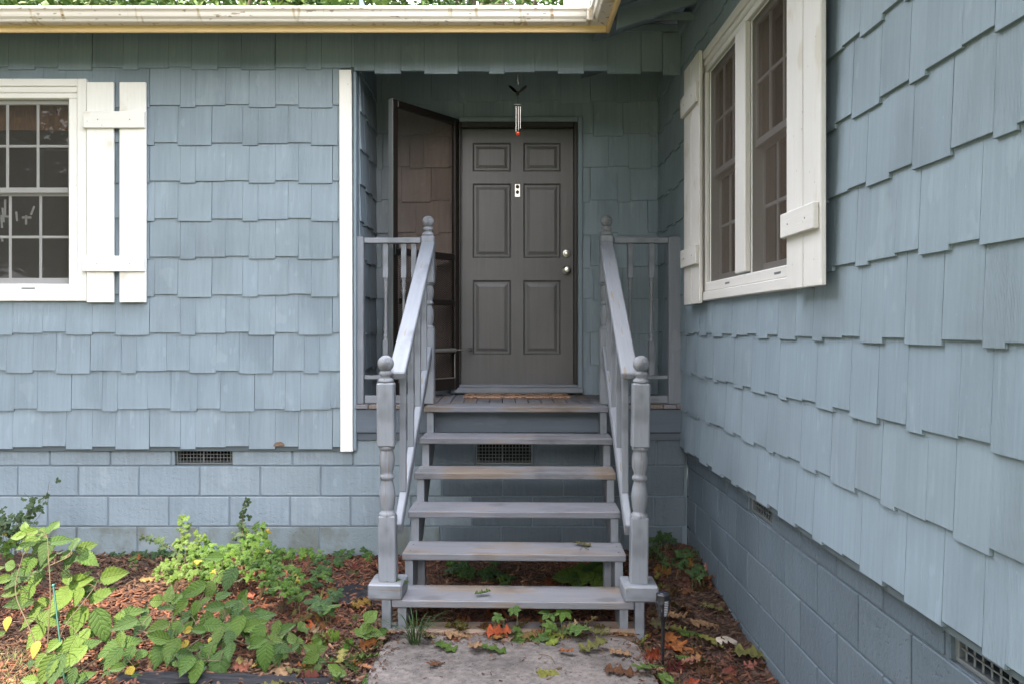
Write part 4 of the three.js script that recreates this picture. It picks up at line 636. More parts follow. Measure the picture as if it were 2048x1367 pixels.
const RA = [[205, 245, 130, 200, 'b'], [130, 262, 110, 185, 'b'], [230, 305, 170, 205], [330, 365, 180, 250], [285, 350, 120, 230], [290, 235, 110, 170], [390, 215, 120, 60], [450, 295, 150, 10], [545, 325, 100, 95], [635, 345, 130, 20], [650, 430, 150, -10], [515, 450, 140, 250], [480, 400, 100, 200], [180, 190, 80, 110, 'b'],
  [210, 470, 140, 270], [130, 570, 180, 215], [250, 595, 130, 250], [80, 690, 150, 190], [145, 775, 180, 190], [200, 690, 140, 260], [60, 480, 110, 170], [320, 480, 110, 260], [390, 430, 90, 260], [20, 600, 120, 200], [300, 545, 90, 330],
  [500, 580, 100, 110, 'b'], [605, 605, 170, 10, 'b'], [580, 710, 120, 260, 'b'], [455, 730, 220, 235, 'b'], [300, 770, 120, 200, 'b'], [240, 875, 180, 225, 'b'], [320, 860, 120, 80, 'b'], [370, 910, 120, 350, 'b'], [265, 1000, 170, 235, 'b'], [770, 720, 180, 25], [660, 690, 120, 330], [590, 900, 200, 260], [750, 920, 225, 300], [855, 565, 200, 10], [690, 640, 110, 40],
  [520, 1090, 170, 250, 'b'], [610, 1030, 160, 255, 'b'], [670, 1070, 120, 20], [570, 1180, 200, 240, 'b'], [400, 1090, 130, 240, 'b'], [290, 1190, 110, 225, 'b'], [350, 1250, 200, 260], [430, 1270, 220, 265], [540, 1310, 120, 270], [640, 1340, 140, 20], [220, 1340, 130, 180, 'b'], [255, 1105, 110, 255, 'y'], [50, 910, 90, 280, 'y'], [540, 850, 110, 230, 'b'], [455, 1120, 130, 260]];
const RB1 = [[980, 835, 150, 10], [890, 860, 120, 100], [930, 930, 170, 200], [1060, 940, 160, 240], [900, 1030, 110, 300], [980, 1050, 130, 20], [960, 1150, 140, 260], [830, 1100, 180, 200], [840, 1170, 160, 230], [1150, 745, 130, 180], [1180, 950, 150, 200], [1185, 1025, 160, 170], [1180, 1140, 190, 245], [1270, 1120, 180, 290], [1260, 700, 120, 95], [880, 1250, 110, 200], [960, 1290, 100, 250, 'y'], [1080, 830, 90, 95]];
const RB2 = [[210, 670, 190, 205], [330, 660, 130, 290], [480, 575, 170, 250], [365, 430, 120, 180], [225, 800, 110, 250], [115, 790, 130, 230], [200, 870, 110, 270], [80, 960, 160, 260], [60, 1130, 200, 265], [150, 1150, 130, 0], [160, 1240, 170, 250], [230, 1280, 180, 265], [300, 910, 160, 250], [360, 920, 150, 10], [395, 1010, 160, 265], [250, 970, 100, 180], [310, 1130, 170, 240], [400, 1215, 240, 270], [480, 1030, 140, 300], [490, 1130, 140, 280], [450, 830, 140, 265], [370, 800, 130, 190], [500, 770, 120, 20], [580, 710, 100, 60], [590, 770, 110, 330], [540, 810, 120, 280], [550, 945, 170, 265], [660, 930, 160, 15], [680, 1010, 170, 235], [690, 1070, 130, 210], [795, 1035, 130, 10], [740, 1160, 180, 270], [810, 1115, 110, 210], [850, 1165, 110, 275], [880, 1100, 110, 0], [945, 1035, 110, 140], [990, 1070, 110, 300], [950, 1095, 90, 200], [830, 960, 130, 270], [910, 960, 130, 20], [740, 850, 150, 20], [680, 850, 120, 200], [1090, 1120, 130, 160], [1150, 1105, 110, 20], [1080, 1170, 130, 200], [1140, 1190, 100, 350], [30, 700, 130, 100], [90, 730, 120, 60], [165, 965, 75, 200, 'y'], [140, 1070, 70, 210, 'y'], [340, 1040, 60, 250, 'y'], [430, 700, 110, 30], [300, 760, 100, 220], [620, 860, 110, 10], [130, 880, 110, 200], [20, 1020, 110, 250], [270, 1180, 120, 290], [450, 950, 120, 200], [520, 870, 100, 250]];
const plA = plant('bramble', 'tall bramble with broad pale leaves tied to the green garden stake', 'bramble', [wx(95, 4.15), -0.05, -4.15]);
bramble(plA, RA, 0, 1000, 3.7257, (px, py) => Math.min(depthOf(py), 4.42) - 0.04, [[[96, 1385, 4.15], [95, 1290, 4.16], [100, 1190, 4.2], [94, 1075, 4.3]], [[100, 1375, 4.1], [125, 1260, 4.15], [165, 1205, 4.2], [190, 1172, 4.25]], [[94, 1350, 4.12], [60, 1260, 4.15], [30, 1180, 4.25], [45, 1110, 4.35]], [[100, 1130, 4.3], [140, 1110, 4.3], [146, 1102, 4.3]], [[105, 1330, 4.1], [150, 1310, 4.1], [170, 1350, 4.05]]]);
const plB = plant('bramble', 'spreading bramble with dark green leaves over the mulch in mid bed', 'bramble', [wx(330, 4.35), -0.04, -4.35]);
bramble(plB, RB1, 0, 1000, 3.7257, (px, py) => depthOf(py), [[[150, 1350, 4.1], [205, 1310, 4.15], [290, 1280, 4.3], [360, 1255, 4.35]], [[330, 1300, 4.3], [370, 1245, 4.45], [420, 1195, 4.6], [445, 1150, 4.8]], [[330, 1310, 4.25], [300, 1270, 4.3], [250, 1250, 4.4], [240, 1225, 4.5]]]);
bramble(plB, RB2, 330, 1000, 3.7243, (px, py) => depthOf(py), [[[350, 1345, 4.15], [370, 1300, 4.2], [425, 1262, 4.35], [450, 1240, 4.4]], [[360, 1275, 4.3], [460, 1240, 4.4], [520, 1230, 4.45], [560, 1250, 4.4]], [[430, 1262, 4.35], [500, 1290, 4.3], [530, 1290, 4.25], [590, 1285, 4.25]], [[400, 1200, 4.6], [430, 1150, 4.75], [452, 1120, 4.95]], [[360, 1345, 4.1], [385, 1325, 4.1], [440, 1320, 4.1]]]);
function infill(t, list, ox, oy, k, depth, n) { for (let i = 0; i < n; i++) { const [x, y] = pick(list), px = ox + x / k + rr(-22, 22), py = oy + y / k + rr(-16, 26), d = depth(px, py) + rr(0.02, 0.14), X = wx(px, d), p = V(X, Math.max(wy(py, d), gy(X, -d) + 0.03), -d); leaf(t, G.bramble, L.bramble, p, rr(0, 6.28), rr(0.045, 0.08), { up: 0.9, face: 0.5, jit: 0.5 }); } }
infill(plA, RA, 0, 1000, 3.7257, (px, py) => Math.min(depthOf(py), 4.5), 40);
infill(plB, RB2.concat(RB1.map(([x, y, ...r]) => [x - 1230, y, ...r])), 330, 1000, 3.7243, (px, py) => depthOf(py), 84);
// -- currant bushes: small lobed leaves along thin sprays
function currant(t, sprays, blobs, d0) {
  const st = [];
  for (const [pts, n, w, mats] of sprays) { const P = pts.map(([x, y, d]) => V(wx(x, d), wy(y, d), -d)), c = new THREE.CatmullRomCurve3(P); st.push(tube(P.map((p) => p.clone().sub(t.position)), 0.0022, 16, 5, 0.6));
    for (let i = 0; i < n; i++) { const p = c.getPointAt(rr(0.03, 1)); const a = rr(0, 6.28), r = Math.sqrt(rnd()) * w * 5.2 / FPX; p.x += Math.cos(a) * r; p.y += Math.sin(a) * r; p.z += rr(-0.06, 0.06); leaf(t, G.currant, L[mats], p, rr(0, 6.28), rr(0.034, 0.052), { up: 0.7, face: 0.7, jit: 0.6 }); } }
  for (const [x, y, a, b, n, mats] of blobs) for (let i = 0; i < n; i++) { const q = rr(0, 6.28), r = Math.sqrt(rnd()), px = x + Math.cos(q) * r * a, py = y + Math.sin(q) * r * b, d = d0(px, py) + rr(-0.08, 0.08), p = V(wx(px, d), Math.max(wy(py, d), gy(wx(px, d), -d) + 0.02), -d);
    leaf(t, G.currant, rnd() < 0.016 ? L.yellow : L[mats], p, rr(0, 6.28), rr(0.036, 0.058), { up: 0.8, face: 0.65, jit: 0.6 }); if (i % 6 === 0) { const q0 = V(wx(x, d0(x, y)), gy(wx(x, d0(x, y)), -d0(x, y)), -d0(x, y)); st.push(tube([q0.clone().sub(t.position), p.clone().lerp(q0, 0.4).add(V(0, 0.05, 0)).sub(t.position), p.clone().sub(t.position)], 0.0019, 8, 5, 0.5)); } }
  mesh('stem', merge(st), L.cane, t);
}
const dC = (px, py) => clamp(4.75 + (1200 - py) * 0.005, 4.7, 5.5);
const cA = plant('currant_bush', 'bushy green currant with one upright spike against the block wall', 'currant bush', [wx(485, 5.2), 0.0, -5.2]);
currant(cA, [[[[492, 1150, 5.25], [487, 1090, 5.4], [485, 1040, 5.5], [494, 1004, 5.55]], 42, 17, 'dusty']], [[515, 1072, 30, 26, 44, 'currant'], [520, 1122, 42, 34, 74, 'currant'], [562, 1160, 44, 32, 76, 'currant'], [600, 1106, 46, 12, 30, 'currant'], [470, 1110, 30, 26, 30, 'currant']], dC);
const cB = plant('currant_bush', 'sunlit currant with sunlight also put into its pale leaf colour and one long low spray', 'currant bush', [wx(385, 5.2), 0.0, -5.2]);
currant(cB, [[[[368, 1125, 5.2], [372, 1095, 5.3], [360, 1060, 5.35], [380, 1048, 5.35]], 40, 20, 'bright'], [[[370, 1120, 5.2], [340, 1095, 5.35], [305, 1078, 5.45], [272, 1068, 5.5]], 22, 9, 'dusty'], [[[375, 1120, 5.2], [395, 1085, 5.3], [405, 1065, 5.3]], 16, 14, 'bright']], [[425, 1108, 48, 24, 66, 'currant'], [352, 1142, 44, 18, 44, 'bright'], [415, 1145, 50, 20, 40, 'currant']], dC);
const cC = plant('currant_bush', 'loose dusty green currant at the left end of the block wall', 'currant bush', [wx(10, 5.5), 0.0, -5.5]);
currant(cC, [[[[40, 1090, 5.4], [60, 1030, 5.5], [92, 990, 5.55], [98, 962, 5.55]], 15, 10, 'dusty'], [[[20, 1080, 5.4], [45, 1040, 5.5], [60, 1000, 5.55], [48, 985, 5.55]], 20, 10, 'dusty'], [[[5, 1080, 5.4], [8, 1040, 5.5], [4, 1018, 5.5]], 12, 10, 'dusty'], [[[30, 1070, 5.4], [70, 1040, 5.5], [85, 1020, 5.5]], 10, 9, 'dusty']], [[25, 1050, 38, 18, 40, 'dusty'], [15, 1085, 32, 24, 36, 'currant'], [-40, 1060, 30, 40, 26, 'currant']], () => 5.4);
// -- ivy patches, creeper, weeds, hosta, grass
function patch(name, label, cat, geos, mats, blobs, d0, size, grp) {
  const t = thing(name, label, cat, [wx(blobs[0][0], d0(blobs[0][1])), 0, -d0(blobs[0][1])], 0, grp), st = [];
  for (const [x, y, a, b, n] of blobs) { let prev = null; for (let i = 0; i < n; i++) { const q = rr(0, 6.28), r = Math.sqrt(rnd()), px = x + Math.cos(q) * r * a, py = y + Math.sin(q) * r * b, d = d0(py), X = wx(px, d), p = V(X, Math.max(wy(py, d), gy(X, -d) + rr(0.012, 0.04)), -d); leaf(t, geos, mats, p, rr(0, 6.28), size * rr(0.75, 1.3), { up: 0.95, face: 0.45, jit: 0.45 });
    const g0 = V(p.x + rr(-0.03, 0.03), gy(p.x, p.z) - 0.01, p.z + rr(-0.02, 0.02)); st.push(tube([g0.sub(t.position), p.clone().sub(t.position).add(V(0, -0.01, 0)), p.clone().sub(t.position)], 0.0013, 4, 5)); prev = p; } }
  mesh('stem', merge(st), L.stem, t).userData.kind = 'stuff'; return t;
}
const gd = (py) => 1.53 * FPX / (py - 655);                                 // where the ground lies along a line of sight
const gdk = (k) => (py) => clamp(gd(py) * k, 3.9, 5.93);
patch('ivy', 'small ivy trailing beside the black fabric left of the steps', 'ivy', G.ivy, L.ivy.slice(0, 2).concat(L.currant[0]), [[650, 1128, 30, 14, 26], [640, 1160, 20, 18, 16], [690, 1105, 20, 9, 9], [732, 1108, 14, 10, 9]], gdk(0.98), 0.055);
patch('ivy', 'line of ivy leaves along the foot of the block wall', 'ivy', G.ivy, L.ivy, [[225, 1112, 25, 7, 12], [290, 1112, 34, 8, 18], [330, 1108, 20, 7, 9]], gdk(0.985), 0.05);
patch('ivy', 'ivy leaves on the mulch under the steps', 'ivy', G.ivy, L.ivy.concat(L.currant[1]), [[920, 1138, 30, 12, 26], [980, 1140, 24, 14, 16], [1010, 1160, 16, 8, 7]], gdk(0.97), 0.065);
patch('ivy', 'dark ivy in the corner right of the steps by the block wall', 'ivy', G.ivy, L.ivy, [[1325, 1075, 22, 12, 18], [1310, 1105, 12, 12, 8], [1375, 1110, 24, 12, 16], [1396, 1140, 14, 16, 14], [1345, 1122, 24, 8, 8]], gdk(0.93), 0.058);
patch('weed', 'low weed with lobed leaves on the mulch in front of the black fabric', 'weed', G.ivy, L.ivy.concat(L.bramble[0]), [[650, 1205, 28, 14, 12], [596, 1190, 6, 10, 3]], gdk(0.96), 0.085);
patch('hosta', 'clump of round green leaves under the right side of the steps', 'hosta', G.round, L.bramble.slice(1), [[1165, 1150, 40, 12, 15], [1200, 1145, 16, 10, 5]], gdk(0.95), 0.12);
const cre = patch('creeper', 'five-fingered creeper growing between the path and the lowest step', 'creeper', G.creeper, L.currant, [[1012, 1236, 4, 4, 1], [1034, 1228, 4, 6, 1], [1092, 1236, 6, 8, 2], [1120, 1240, 5, 4, 1], [1148, 1244, 8, 5, 2], [1042, 1266, 10, 10, 3], [1068, 1260, 10, 6, 2]], () => 4.5, 0.10);
patch('weed', 'bright green weed at the left corner of the path', 'weed', G.round, L.bright, [[743, 1234, 3, 5, 1], [728, 1262, 14, 6, 3], [746, 1264, 10, 8, 2], [740, 1294, 10, 6, 2]], () => 4.42, 0.078);
patch('seedling', 'small seedling with pointed leaves on the black fabric left of the path', 'seedling', G.lance, L.bright, [[670, 1345, 12, 7, 6]], () => 3.98, 0.075);
patch('seedling', 'bright little seedling at the bottom right of the path', 'seedling', G.lance, L.bright, [[1335, 1356, 12, 6, 6]], () => 3.93, 0.07);
patch('seedling', 'tiny pale seedling on the mulch left of the path', 'seedling', G.lance, L.bright, [[605, 1254, 10, 5, 5]], gdk(0.99), 0.055);
patch('seedling', 'tiny yellow green seedling on open mulch beside the currants', 'seedling', G.lance, L.bright, [[265, 1135, 8, 8, 5]], gdk(0.99), 0.055);
function blades(name, label, cat, base, n, h, spread, mats, w = 0.006) {
  const t = thing(name, label, cat, base), gs = [];
  for (let i = 0; i < n; i++) { const a = rr(0, 6.28), r = spread * rr(0.4, 1.1), H = h * rr(0.6, 1.1), m = 8, pos = [], o = V(rr(-1, 1), 0, rr(-1, 1)).multiplyScalar(0.02), at = (k) => V(o.x + Math.cos(a) * r * Math.pow(k, 1.3), H * Math.sin(k * 2.1), o.z + Math.sin(a) * r * Math.pow(k, 1.3)), sx = -Math.sin(a), sz = Math.cos(a);
    for (let k = 0; k < m; k++) { const p = at(k / m), q = at((k + 1) / m), wa = w * (1 - Math.pow(k / m, 2)), wb = w * (1 - Math.pow((k + 1) / m, 2)); for (const [P, s, ww] of [[p, -1, wa], [p, 1, wa], [q, 1, wb], [p, -1, wa], [q, 1, wb], [q, -1, wb]]) pos.push(P.x + sx * s * ww / 2, P.y, P.z + sz * s * ww / 2); }
    const g = new THREE.BufferGeometry(); g.setAttribute('position', new THREE.Float32BufferAttribute(pos, 3)); g.computeVertexNormals(); mesh('blade', boxUV(g), pick(mats), t); }
  return t;
}
blades('grass_tuft', 'dark green tuft of grass growing at the left end of the timber', 'grass tuft', [wx(830, 4.42), -0.03, -4.42], 46, 0.17, 0.24, [L.grass[0], L.bramble[3]], 0.0055);
// ---------------------------------------------------------------- fallen leaves
const dryC = { tan: [0.25, 0.155, 0.085], orange: [0.24, 0.085, 0.022], olive: [0.105, 0.105, 0.032], green: [0.055, 0.10, 0.014], brown: [0.095, 0.042, 0.02], yellow: [0.16, 0.16, 0.035] };
const dryM = Object.fromEntries(Object.entries(dryC).map(([k, c]) => [k, leafy(c, 0.15, { map: T.dry, roughness: 0.8, specularIntensity: 0.3 })]));
const onTread = (k) => 1.04 - RISE * k + 0.003;
for (const [px, py, colour, len, yaw, y, label] of [
  [792, 1157, 'green', 0.13, 1.4, 0.251, 'green oak leaf leaning on the left base block of the steps'],
  [965, 1190, 'green', 0.085, 1.5, onTread(5), 'small green leaf curled on the lowest step'],
  [1165, 1090, 'olive', 0.11, 1.2, onTread(4), 'olive leaf on the right of the second step from the bottom'],
  [985, 1300, 'green', 0.15, 1.3, 0.004, 'green oak leaf flat on the path left of its centre'],
  [950, 1299, 'tan', 0.12, 0.4, 0.004, 'tan leaf tucked against the green oak leaf on the path'],
  [890, 1295, 'green', 0.14, 0.8, 0.006, 'dark green oak leaf at the foot of the grass tuft'],
  [872, 1328, 'brown', 0.10, 2.6, 0.004, 'curled brown leaf on the left of the path'],
  [1187, 1300, 'olive', 0.16, 1.9, 0.004, 'olive green oak leaf on the right of the path'],
  [1198, 1264, 'olive', 0.11, 2.4, 0.03, 'olive oak leaf lying on the timber before the steps'],
  [1132, 1307, 'orange', 0.08, 0.9, 0.004, 'small orange leaf on the path right of its centre'],
  [1240, 1308, 'tan', 0.11, 1.5, 0.004, 'tan leaf near the right edge of the path'],
  [1240, 1345, 'brown', 0.15, 1.4, 0.004, 'brown curled leaf at the lower right of the path'],
  [1108, 1346, 'yellow', 0.16, 1.6, 0.004, 'yellow green oak leaf at the bottom of the path'],
  [918, 1266, 'tan', 0.15, 1.8, 0.02, 'pale tan oak leaf at the upper edge of the path'],
  [1345, 1285, 'orange', 0.17, 0.6, 0, 'orange oak leaf behind the stake of the solar torch'],
  [1378, 1297, 'orange', 0.19, 1.6, 0, 'large orange oak leaf right of the solar torch'],
  [1386, 1266, 'green', 0.17, 1.9, 0, 'green oak leaf between the solar torch and the white rock'],
  [1421, 1287, 'yellow', 0.17, 0.4, 0, 'yellow green oak leaf just left of the white rock'],
  [1510, 1313, 'olive', 0.21, 1.5, 0, 'broad olive leaf on dark mulch beside the right wall'],
  [1381, 1317, 'green', 0.15, 1.7, 0, 'small green oak leaf on mulch below the orange leaves'],
  [1300, 1333, 'green', 0.17, 2.2, 0.02, 'green oak leaf at the right corner of the path'],
  [1424, 1219, 'olive', 0.14, 1.4, 0, 'olive leaf on the mulch above the white rock'],
  [1352, 1243, 'tan', 0.15, 0.6, 0, 'pale tan oak leaf behind the solar torch head'],
  [1410, 1247, 'tan', 0.16, 1.5, 0, 'curled tan leaf above the white rock'],
  [600, 1342, 'olive', 0.13, 1.5, 0, 'olive oak leaf on the black fabric at the bottom left'],
  [735, 1325, 'green', 0.12, 1.2, 0, 'green leaf on the litter left of the path'],
  [560, 1342, 'tan', 0.15, 0.5, 0, 'tan oak leaf beside the black fabric roll'],
]) {
  let d = (EYE - y) * FPX / (py - 655), x = wx(px, d); if (y === 0) { for (let i = 0; i < 4; i++) { x = wx(px, d); d = (EYE - gy(x, -d) - 0.02) * FPX / (py - 655); } }
  const yy = y || gy(x, -d) + 0.028, o = new THREE.Mesh(pick(G.oak), dryM[colour]); o.name = numbered('fallen_leaf'); o.castShadow = o.receiveShadow = true;
  o.scale.setScalar(len); o.rotation.set(rr(-0.12, 0.05), yaw + rr(-0.3, 0.3), rr(-0.15, 0.15)); o.position.set(x, yy + 0.006, -d); o.translateZ(-len * 0.5); o.position.y = yy + 0.01; scene.add(o); tag(o, label, 'leaf');
}
{ // leaf litter: what lies too thick to count
  const list = [], add = (x, z, c, len) => { const g = pick(G.oak).clone(), col = dryC[c].map((k) => k * rr(0.6, 1.25)); vcol(g, col); g.scale(len, len, len).rotateX(rr(-0.7, 0.7)).rotateZ(rr(-1.2, 1.2)).rotateY(rr(0, 6.28)).translate(x, gy(x, z) + rr(0.005, 0.032), z); list.push(g); };
  const zone = (n, x0, x1, d0, d1, mix) => { for (let i = 0; i < n; i++) add(rr(x0, x1), -rr(d0, d1), pick(mix), rr(0.05, 0.12)); };
  zone(70, 0.7, 1.22, 4.0, 5.9, ['tan', 'brown', 'brown', 'orange', 'tan', 'olive']); zone(36, 0.68, 1.05, 3.9, 4.5, ['orange', 'tan', 'olive', 'brown', 'brown']);
  zone(80, -0.95, -0.6, 3.9, 4.7, ['tan', 'tan', 'olive', 'orange', 'green', 'brown']); zone(40, -1.3, -0.75, 4.4, 5.2, ['tan', 'orange', 'tan', 'olive', 'brown']); zone(24, -2.0, -0.8, 3.9, 4.3, ['tan', 'olive', 'tan', 'brown']);
  zone(90, -0.5, 0.6, 4.62, 5.4, ['brown', 'brown', 'tan', 'orange', 'brown']); zone(46, -2.6, -0.7, 4.6, 5.9, ['brown', 'tan', 'orange']);
  for (let i = 0; i < 62; i++) { const x = rr(-0.55, 0.62), z = -4.53 - Math.pow(rnd(), 1.5) * 0.13 + 0.03; const g = pick(G.oak).clone(); vcol(g, dryC[pick(['tan', 'tan', 'olive', 'tan', 'orange', 'yellow', 'brown'])].map((k) => k * rr(0.7, 1.2))); const l = rr(0.07, 0.14); g.scale(l, l, l).rotateX(rr(-0.5, 0.3)).rotateZ(rr(-0.5, 0.5)).rotateY(rr(0, 6.28)).translate(x, rr(0.0, 0.028), z); list.push(g); }
  tag(mesh('leaf_litter', merge(list), leafy([1, 1, 1], 0.12, { vertexColors: true, map: T.dry, roughness: 0.8, specularIntensity: 0.3 }), scene), 'dry oak leaves lying thick round the steps and path', 'leaf litter', null, 'stuff');
}
{ // bark mulch
  const g = cbox(1, 0.35, 0.45, 0.12, 'x').clone(), p = g.attributes.position; for (let i = 0; i < p.count; i++) { const x = p.getX(i); p.setY(i, p.getY(i) * (1 - 0.5 * Math.abs(x)) + 0.2 * x * x); p.setZ(i, p.getZ(i) * (1 - 0.9 * Math.max(0, Math.abs(x) - 0.15))); } g.computeVertexNormals();
  const items = [], put = (n, x0, x1, d0, d1) => { for (let i = 0; i < n; i++) { const x = rr(x0, x1), z = -rr(d0, d1); if (z > -4.5 && x > -0.63 && x < 0.70) continue; items.push([x, z]); } };
  put(17000, -3.0, -0.58, 3.6, 6.0); put(4600, 0.66, 1.23, 3.0, 6.0); put(4600, -0.6, 0.7, 4.6, 6.0); put(1500, -4.4, -3, 4.4, 6.0);
  const spill = []; for (let i = 0; i < 520; i++) { const e = rnd(); spill.push(e < 0.6 ? [rr(-0.58, 0.66), -4.55 + 0.16 * Math.pow(rnd(), 2.2)] : e < 0.8 ? [-0.6 + 0.1 * Math.pow(rnd(), 2.5), rr(-4.5, -3.9)] : [0.67 - 0.08 * Math.pow(rnd(), 2.5), rr(-4.5, -3.9)]); } for (let i = 0; i < 60; i++) spill.push([rr(-0.55, 0.62), rr(-4.5, -3.9)]); const nBed = items.length; items.push(...spill);
  const im = new THREE.InstancedMesh(g, std({ color: C(1, 1, 1), map: T.dry, roughness: 0.9 }), items.length); im.name = 'bark_mulch'; im.castShadow = im.receiveShadow = true;
  const m4 = new THREE.Matrix4(), q = new THREE.Quaternion();
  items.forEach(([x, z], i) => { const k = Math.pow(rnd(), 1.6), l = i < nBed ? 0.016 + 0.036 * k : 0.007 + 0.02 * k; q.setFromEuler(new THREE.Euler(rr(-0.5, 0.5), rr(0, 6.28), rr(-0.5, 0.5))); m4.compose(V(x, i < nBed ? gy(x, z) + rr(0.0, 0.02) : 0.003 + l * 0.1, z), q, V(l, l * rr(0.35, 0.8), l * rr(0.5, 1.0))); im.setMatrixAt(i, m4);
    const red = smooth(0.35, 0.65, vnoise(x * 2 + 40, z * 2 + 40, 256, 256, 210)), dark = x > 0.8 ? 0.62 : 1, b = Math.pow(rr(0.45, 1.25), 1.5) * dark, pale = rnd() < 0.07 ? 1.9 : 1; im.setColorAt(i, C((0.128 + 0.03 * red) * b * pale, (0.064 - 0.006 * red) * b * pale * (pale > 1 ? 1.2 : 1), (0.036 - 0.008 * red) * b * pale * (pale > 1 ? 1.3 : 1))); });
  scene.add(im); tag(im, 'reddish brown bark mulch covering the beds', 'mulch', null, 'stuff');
}
{ // dry grass at the edge of the bed
  const pos = []; for (let i = 0; i < 520; i++) { const x = rr(-2.55, -2.05), z = -rr(3.75, 4.35), y = gy(x, z) + 0.005, a = rr(0, 6.28), h = rr(0.02, 0.07), l = rr(0.02, 0.07), w = 0.0016; pos.push(x - w * Math.sin(a), y, z + w * Math.cos(a), x + w * Math.sin(a), y, z - w * Math.cos(a), x + Math.cos(a) * l, y + h, z + Math.sin(a) * l); }
  const g = new THREE.BufferGeometry(); g.setAttribute('position', new THREE.Float32BufferAttribute(pos, 3)); g.computeVertexNormals();
  tag(mesh('dry_grass', boxUV(g), leafy([0.14, 0.17, 0.04], 0.3), scene), 'thin yellowish grass at the lower left edge of the bed', 'grass', null, 'stuff');
}
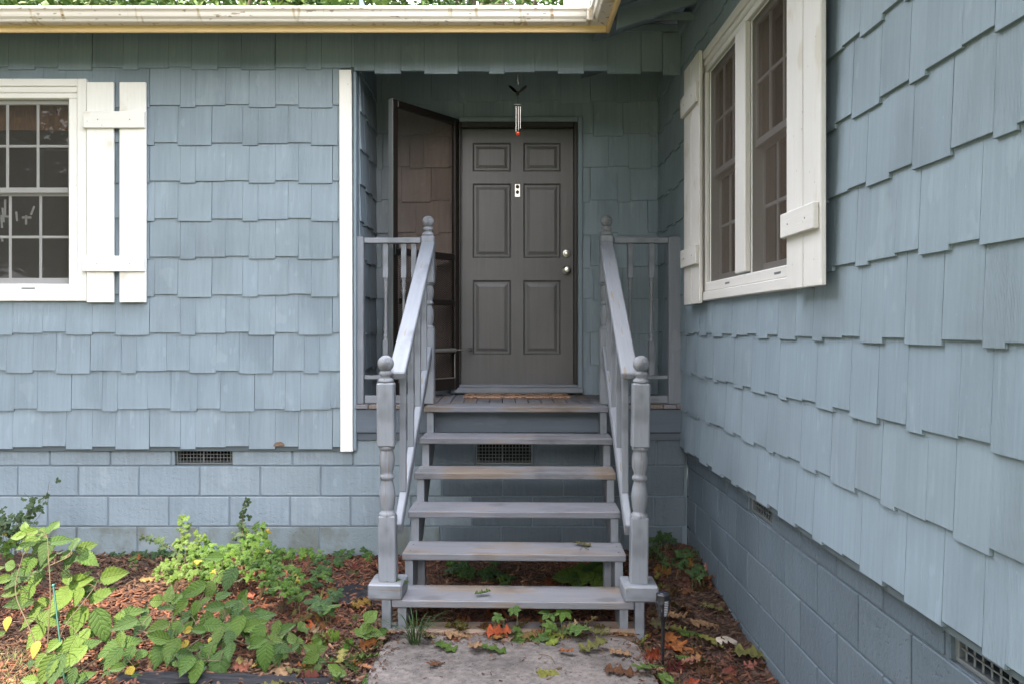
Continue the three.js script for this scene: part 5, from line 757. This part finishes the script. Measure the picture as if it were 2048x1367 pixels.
// ---------------------------------------------------------------- garden objects
{
  const d = 4.2, x = wx(1326, d), y0 = gy(x, -d) + 0.01, t = thing('solar_torch', 'black plastic solar torch light stuck in the mulch right of the steps', 'garden light', [x, y0, -d]); const top = wy(1184, d) - y0, hb = wy(1243, d) - y0, R = 0.034;
  const prof = [[0.008, hb - 0.02], [0.011, hb], [0.018, hb + 0.02], [R * 0.86, hb + 0.055], [R, hb + 0.09], [R, hb + 0.10], [R * 0.93, top - 0.018], [R * 0.96, top - 0.012], [R * 0.96, top - 0.006], [R * 0.7, top - 0.003], [0, top - 0.002]];
  mesh('head', lathe(prof, 28), M.black, t);
  mesh('stake', merge([lathe([[0, -0.06], [0.003, -0.05], [0.0065, -0.0], [0.0065, hb * 0.42], [0.0085, hb * 0.45], [0.0085, hb - 0.012]], 14)]), M.black, t);
  mesh('solar_panel', lathe([[0, top + 0.001], [R * 0.62, top + 0.0005], [R * 0.64, top - 0.003]], 24), std({ color: C(0.02, 0.022, 0.035), roughness: 0.15 }), t);
  const prO = (y) => { for (let i = 0; i < prof.length - 1; i++) if (y >= prof[i][1] && y <= prof[i + 1][1]) return prof[i][0] + (prof[i + 1][0] - prof[i][0]) * (y - prof[i][1]) / (prof[i + 1][1] - prof[i][1] + 1e-6); return R; };
  const slats = [], flames = []; for (let k = 0; k < 9; k++) { const y = hb + 0.036 + k * 0.0083, r = prO(y) + 0.0006; const g = new THREE.CylinderGeometry(r, r, 0.0042, 8, 1, true, 0.05, 0.62); slats.push(g.translate(0, y, 0)); }
  for (let k = 0; k < 34; k++) { const y = hb + 0.025 + rnd() * 0.075, a = rr(-1.3, -0.1), r = prO(y) + 0.0006; flames.push(new THREE.SphereGeometry(0.0035, 6, 5).scale(0.7, 1.6, 0.25).translate(0, 0, r).rotateY(a).translate(0, y, 0)); }
  mesh('diffuser', merge(slats), std({ color: C(0.34, 0.35, 0.37), roughness: 0.5 }), t); mesh('flame_pattern', merge(flames), std({ color: C(0.05, 0.05, 0.055), roughness: 0.2 }), t);
  const rd = 4.45, rx = wx(1452, rd), pts = []; for (let i = 0; i < 44; i++) { const v = V(rr(-1, 1), rr(-1, 1), rr(-1, 1)).normalize(); pts.push(V(v.x * 0.066, clamp(v.y * 0.04, -0.03, 0.02), v.z * 0.05).multiplyScalar(rr(0.75, 1.1))); }
  tag(mesh('rock', boxUV(new ConvexGeometry(pts)), std({ color: C(0.46, 0.42, 0.37), map: T.rock, bumpMap: T.concreteB, bumpScale: 0.006, roughness: 0.8 }), scene, [rx, gy(rx, -rd) + 0.022, -rd], [0.2, 0.4, -0.25]), 'pale angular rock lying on the mulch right of the solar torch', 'rock');
  const A = V(wx(106, 4.2), wy(1170, 4.2), -4.2), B = V(wx(133, 4.0), wy(1350, 4.0), -4.0); B.y = -0.1;
  const sk = thing('garden_stake', 'thin teal green garden stake among the bramble leaves', 'garden stake', [B.x, -0.05, B.z]);
  mesh('rod', tube([A, A.clone().lerp(B, 0.5), B].map((v) => v.clone().sub(sk.position)), 0.0046, 8, 10), std({ color: C(0.005, 0.06, 0.042), roughness: 0.35 }), sk); mesh('cap', new THREE.SphereGeometry(0.0075, 12, 8), std({ color: C(0.02, 0.12, 0.10), roughness: 0.35 }), sk, A.clone().sub(sk.position).toArray());
  // torn black landscape fabric showing through the mulch
  const fabric = (label, x0, x1, zc, w, hgt, ph) => { const nx = 60, nz = 14, pos = [], idx = []; for (let j = 0; j <= nz; j++) for (let i = 0; i <= nx; i++) { const u = i / nx, v = j / nz - 0.5, x = x0 + (x1 - x0) * u, ww = w * (0.75 + 0.5 * vnoise(u * 6 + ph, 3, 64, 64, 220)), z = zc(u) + v * ww; const fold = hgt * (0.25 + 0.75 * Math.cos(v * Math.PI)) * (0.5 + 0.8 * vnoise(u * 9 + ph, j * 0.7, 64, 64, 221)) + 0.006 * Math.sin(v * 22 + u * 7); pos.push(x, gy(x, z) + 0.012 + fold, z); if (i < nx && j < nz) { const a = j * (nx + 1) + i; idx.push(a, a + nx + 1, a + 1, a + 1, a + nx + 1, a + nx + 2); } }
    const g = new THREE.BufferGeometry(); g.setAttribute('position', new THREE.Float32BufferAttribute(pos, 3)); g.setIndex(idx); g.computeVertexNormals(); tag(mesh('landscape_fabric', boxUV(g.toNonIndexed()), new THREE.MeshPhysicalMaterial({ color: C(0.010, 0.010, 0.012), roughness: 0.6, specularIntensity: 0.35, side: THREE.DoubleSide }), scene), label, 'landscape fabric'); };
  fabric('long crumpled strip of black landscape fabric along the bottom of the bed', -1.72, -0.72, (u) => -4.03 + 0.06 * Math.sin(u * 3), 0.13, 0.02, 1);
  fabric('flat scrap of black landscape fabric left of the steps by the wall', -1.0, -0.64, (u) => -5.25 + 0.05 * u, 0.34, 0.012, 7);
  // twigs and debris on the gutter
  const tw = (label, pts, r) => tag(mesh('twig', tube(pts, r, 14, 6, 0.5), L.cane, scene), label, 'twig');
  tw('thin twig lying along the rim of the gutter near its corner', [[wx(955, 5.5), 3.517, -5.51], [wx(1000, 5.5), 3.530, -5.515], [wx(1060, 5.5), 3.522, -5.51]], 0.004);
  tw('small bent twig on the right of the second step', [[wx(1178, 4.88), onTread(4) + 0.004, -4.88], [wx(1168, 4.86), onTread(4) + 0.012, -4.9], [wx(1160, 4.84), onTread(4) + 0.003, -4.86]], 0.0022);
  tw('thin dark twig lying on the path right of its centre', [[0.17, 0.004, -4.27], [0.22, 0.010, -4.22], [0.24, 0.005, -4.14]], 0.0018);
  const deb = []; for (let i = 0; i < 60; i++) { const g = pick(G.oak).clone(); vcol(g, dryC[pick(['tan', 'brown', 'olive', 'brown'])]); const l = rr(0.02, 0.045); g.scale(l, l, l).rotateX(rr(-0.6, 0.6)).rotateY(rr(0, 6.28)).translate(rr(-3.3, 0.3), 3.424 + rr(0.078, 0.098), -rr(5.505, 5.56)); deb.push(g); }
  tag(mesh('gutter_debris', merge(deb), leafy([1, 1, 1], 0.1, { vertexColors: true, roughness: 0.8 }), scene), 'dead leaves caught in the white gutter', 'debris', null, 'stuff');
}
renderer.render(scene, camera);
